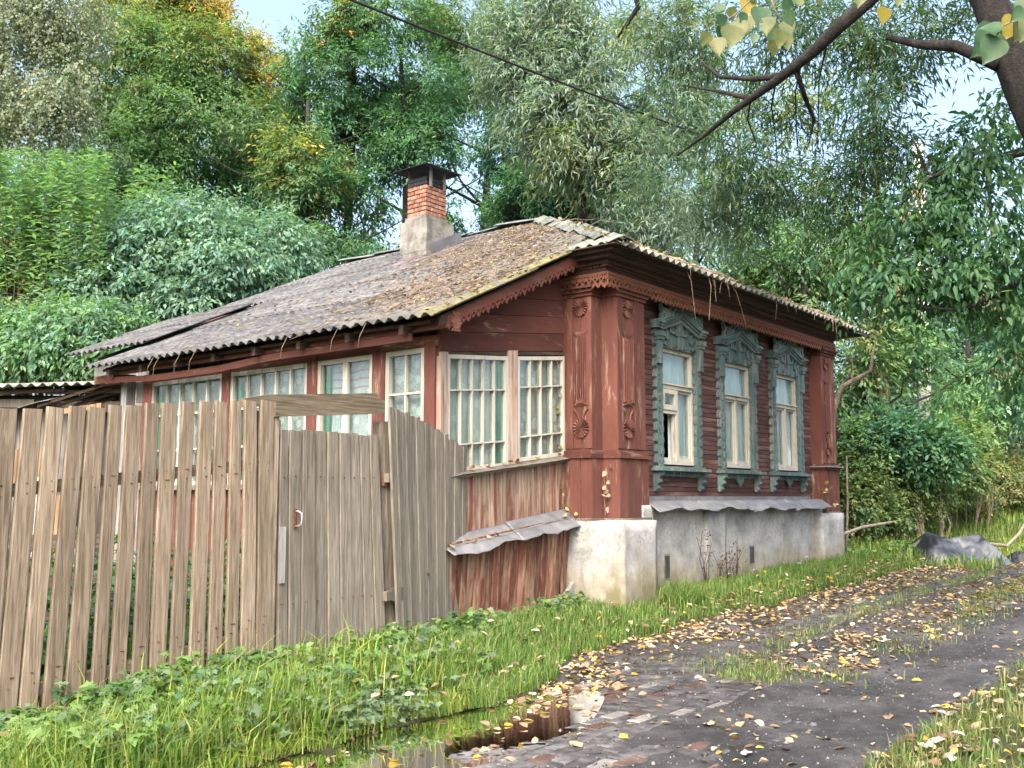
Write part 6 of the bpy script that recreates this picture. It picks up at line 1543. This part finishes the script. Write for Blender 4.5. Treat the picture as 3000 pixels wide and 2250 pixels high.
roof_litter()
# dry vine with a few leaves on the corner pilaster, and dead weeds against the plinth
def vine(label, pts, leaves, seed, colr=(.50, .34, .12)):
    o = empty('dry_vine', L2W(*pts[0]), HA, label, 'vine', 'dry vines on the house wall'); b = Vector(pts[0])
    MB().tube([Vector(p) - b for p in pts], [.005] * (len(pts) - 1) + [.002], 4).build('stem', M['twig'], o)
    rr = random.Random(seed)
    for (p, n_) in leaves:
        for k in range(n_):
            lf = bpy.data.objects.new('leaf', LM['yellow' if rr.random() < .4 else 'tan'][k % 4]); col.objects.link(lf); lf.parent = o
            lf.location = Vector(p) - b + Vector((rr.gauss(0, .02), rr.gauss(0, .03), rr.gauss(0, .05))); lf.rotation_euler = (rr.uniform(0, 6), rr.uniform(0, 6), rr.uniform(0, 6)); s_ = rr.uniform(.055, .08); lf.scale = (s_, s_, s_)
vine('dry vine with yellow leaves climbing the joint between porch and pilaster', [(-.26, .36, 1.20), (-.25, .40, 1.5), (-.25, .43, 1.95), (-.245, .44, 2.5), (-.24, .43, 3.1), (-.24, .42, 3.4)],
     [((-.26, .38, 1.32), 4), ((-.26, .38, 1.45), 4), ((-.26, .40, 1.24), 3), ((-.27, .42, 1.98), 7), ((-.26, .43, 2.2), 3), ((-.26, .38, 2.52), 3), ((-.25, .43, 2.4), 2), ((-.25, .40, 2.95), 2), ((-.25, .43, 3.25), 3)], 1)
vine('short withered vine in the corner notch of the pilasters', [(-.03, -.05, 1.25), (-.05, -.04, 1.5), (-.03, -.05, 1.75)], [((-.06, -.06, 1.48), 5), ((-.06, -.06, 1.66), 3), ((-.06, -.05, 1.36), 2)], 2)
vine('dried leaf stalk stuck on the right pedestal', [(6.02, -.16, 1.28), (6.05, -.2, 1.5), (6.1, -.24, 1.62)], [((6.05, -.22, 1.58), 5), ((6.15, -.25, 1.52), 2), ((6.1, -.4, 1.36), 4)], 3)
for k, (u, h_, lb_) in enumerate(((1.95, .75, 'tallest withered brown weed against the crack in the white plinth'), (2.35, .45, 'low bushy withered weed beside the tallest dead weed by the plinth'), (2.75, .55, 'withered brown weed by the plinth under the middle window'), (2.55, .35, 'smallest withered weed stub between two dead weeds by the plinth'))):
    o = empty('dead_weed', L2W(u, -.26, gz(u, -.26) - .02), HA, lb_, 'weed', 'dead weeds by the plinth'); m = MB(); rr = random.Random(k + 60)
    for q in range(5):
        a = rr.gauss(0, .35); L_ = h_ * rr.uniform(.6, 1.1); m.tube([(0, 0, 0), (a * .3 * L_, rr.gauss(0, .03), L_ * .5), (a * L_ + rr.gauss(0, .05), rr.gauss(-.02, .04), L_)], [.006, .005, .002], 4)
    m.build('stalks', M['bark'], o)
    n = 46; t_ = g5.uniform(.3, 1.0, n); P = np.stack([g5.normal(0, .10, n) * t_, g5.normal(-.02, .03, n), h_ * t_], 1); s_ = g5.uniform(.02, .04, n)
    foliage('withered_leaves', [leaf_arrays(P, g5.normal(size=(n, 3)), g5.normal(size=(n, 3)), s_, s_ * .7, np.array([(.09, .06, .05)]) * g5.uniform(.6, 1.4, (n, 1)), DIA)], M['deadleaf'], o)
# leaves lying on the sill and drip sheets of the porch
k = 0
for (a0, a1, b, c, n_) in ((-1.9, -.2, 1.965, .05, 16), (-2.35, -1.5, 1.25, .14, 12), (-.4, .0, 1.29, .16, 6)):
    for q in range(n_):
        a = random.uniform(a0, a1); p = SHO(a, b, c + random.uniform(-.04, .05)); nm = random.choice(('yellow', 'tan', 'tan', 'brown'))
        o = bpy.data.objects.new('fallen_leaf', LM[nm][q % 4]); col.objects.link(o); o.location = L2W(p[0], p[1], p[2] + .006); o.rotation_euler = (random.gauss(0, .4), random.gauss(0, .4), random.uniform(0, 6)); s_ = random.uniform(.045, .075); o.scale = (s_, s_, s_)
        setp(o, nm + ' dry leaf lying on the porch ' + ('window sill' if b > 1.5 else 'drip sheet'), 'leaf', 'leaves on the porch ledges ' + nm + (' sill' if b > 1.5 else ' sheet'))
bpy.context.view_layer.update()
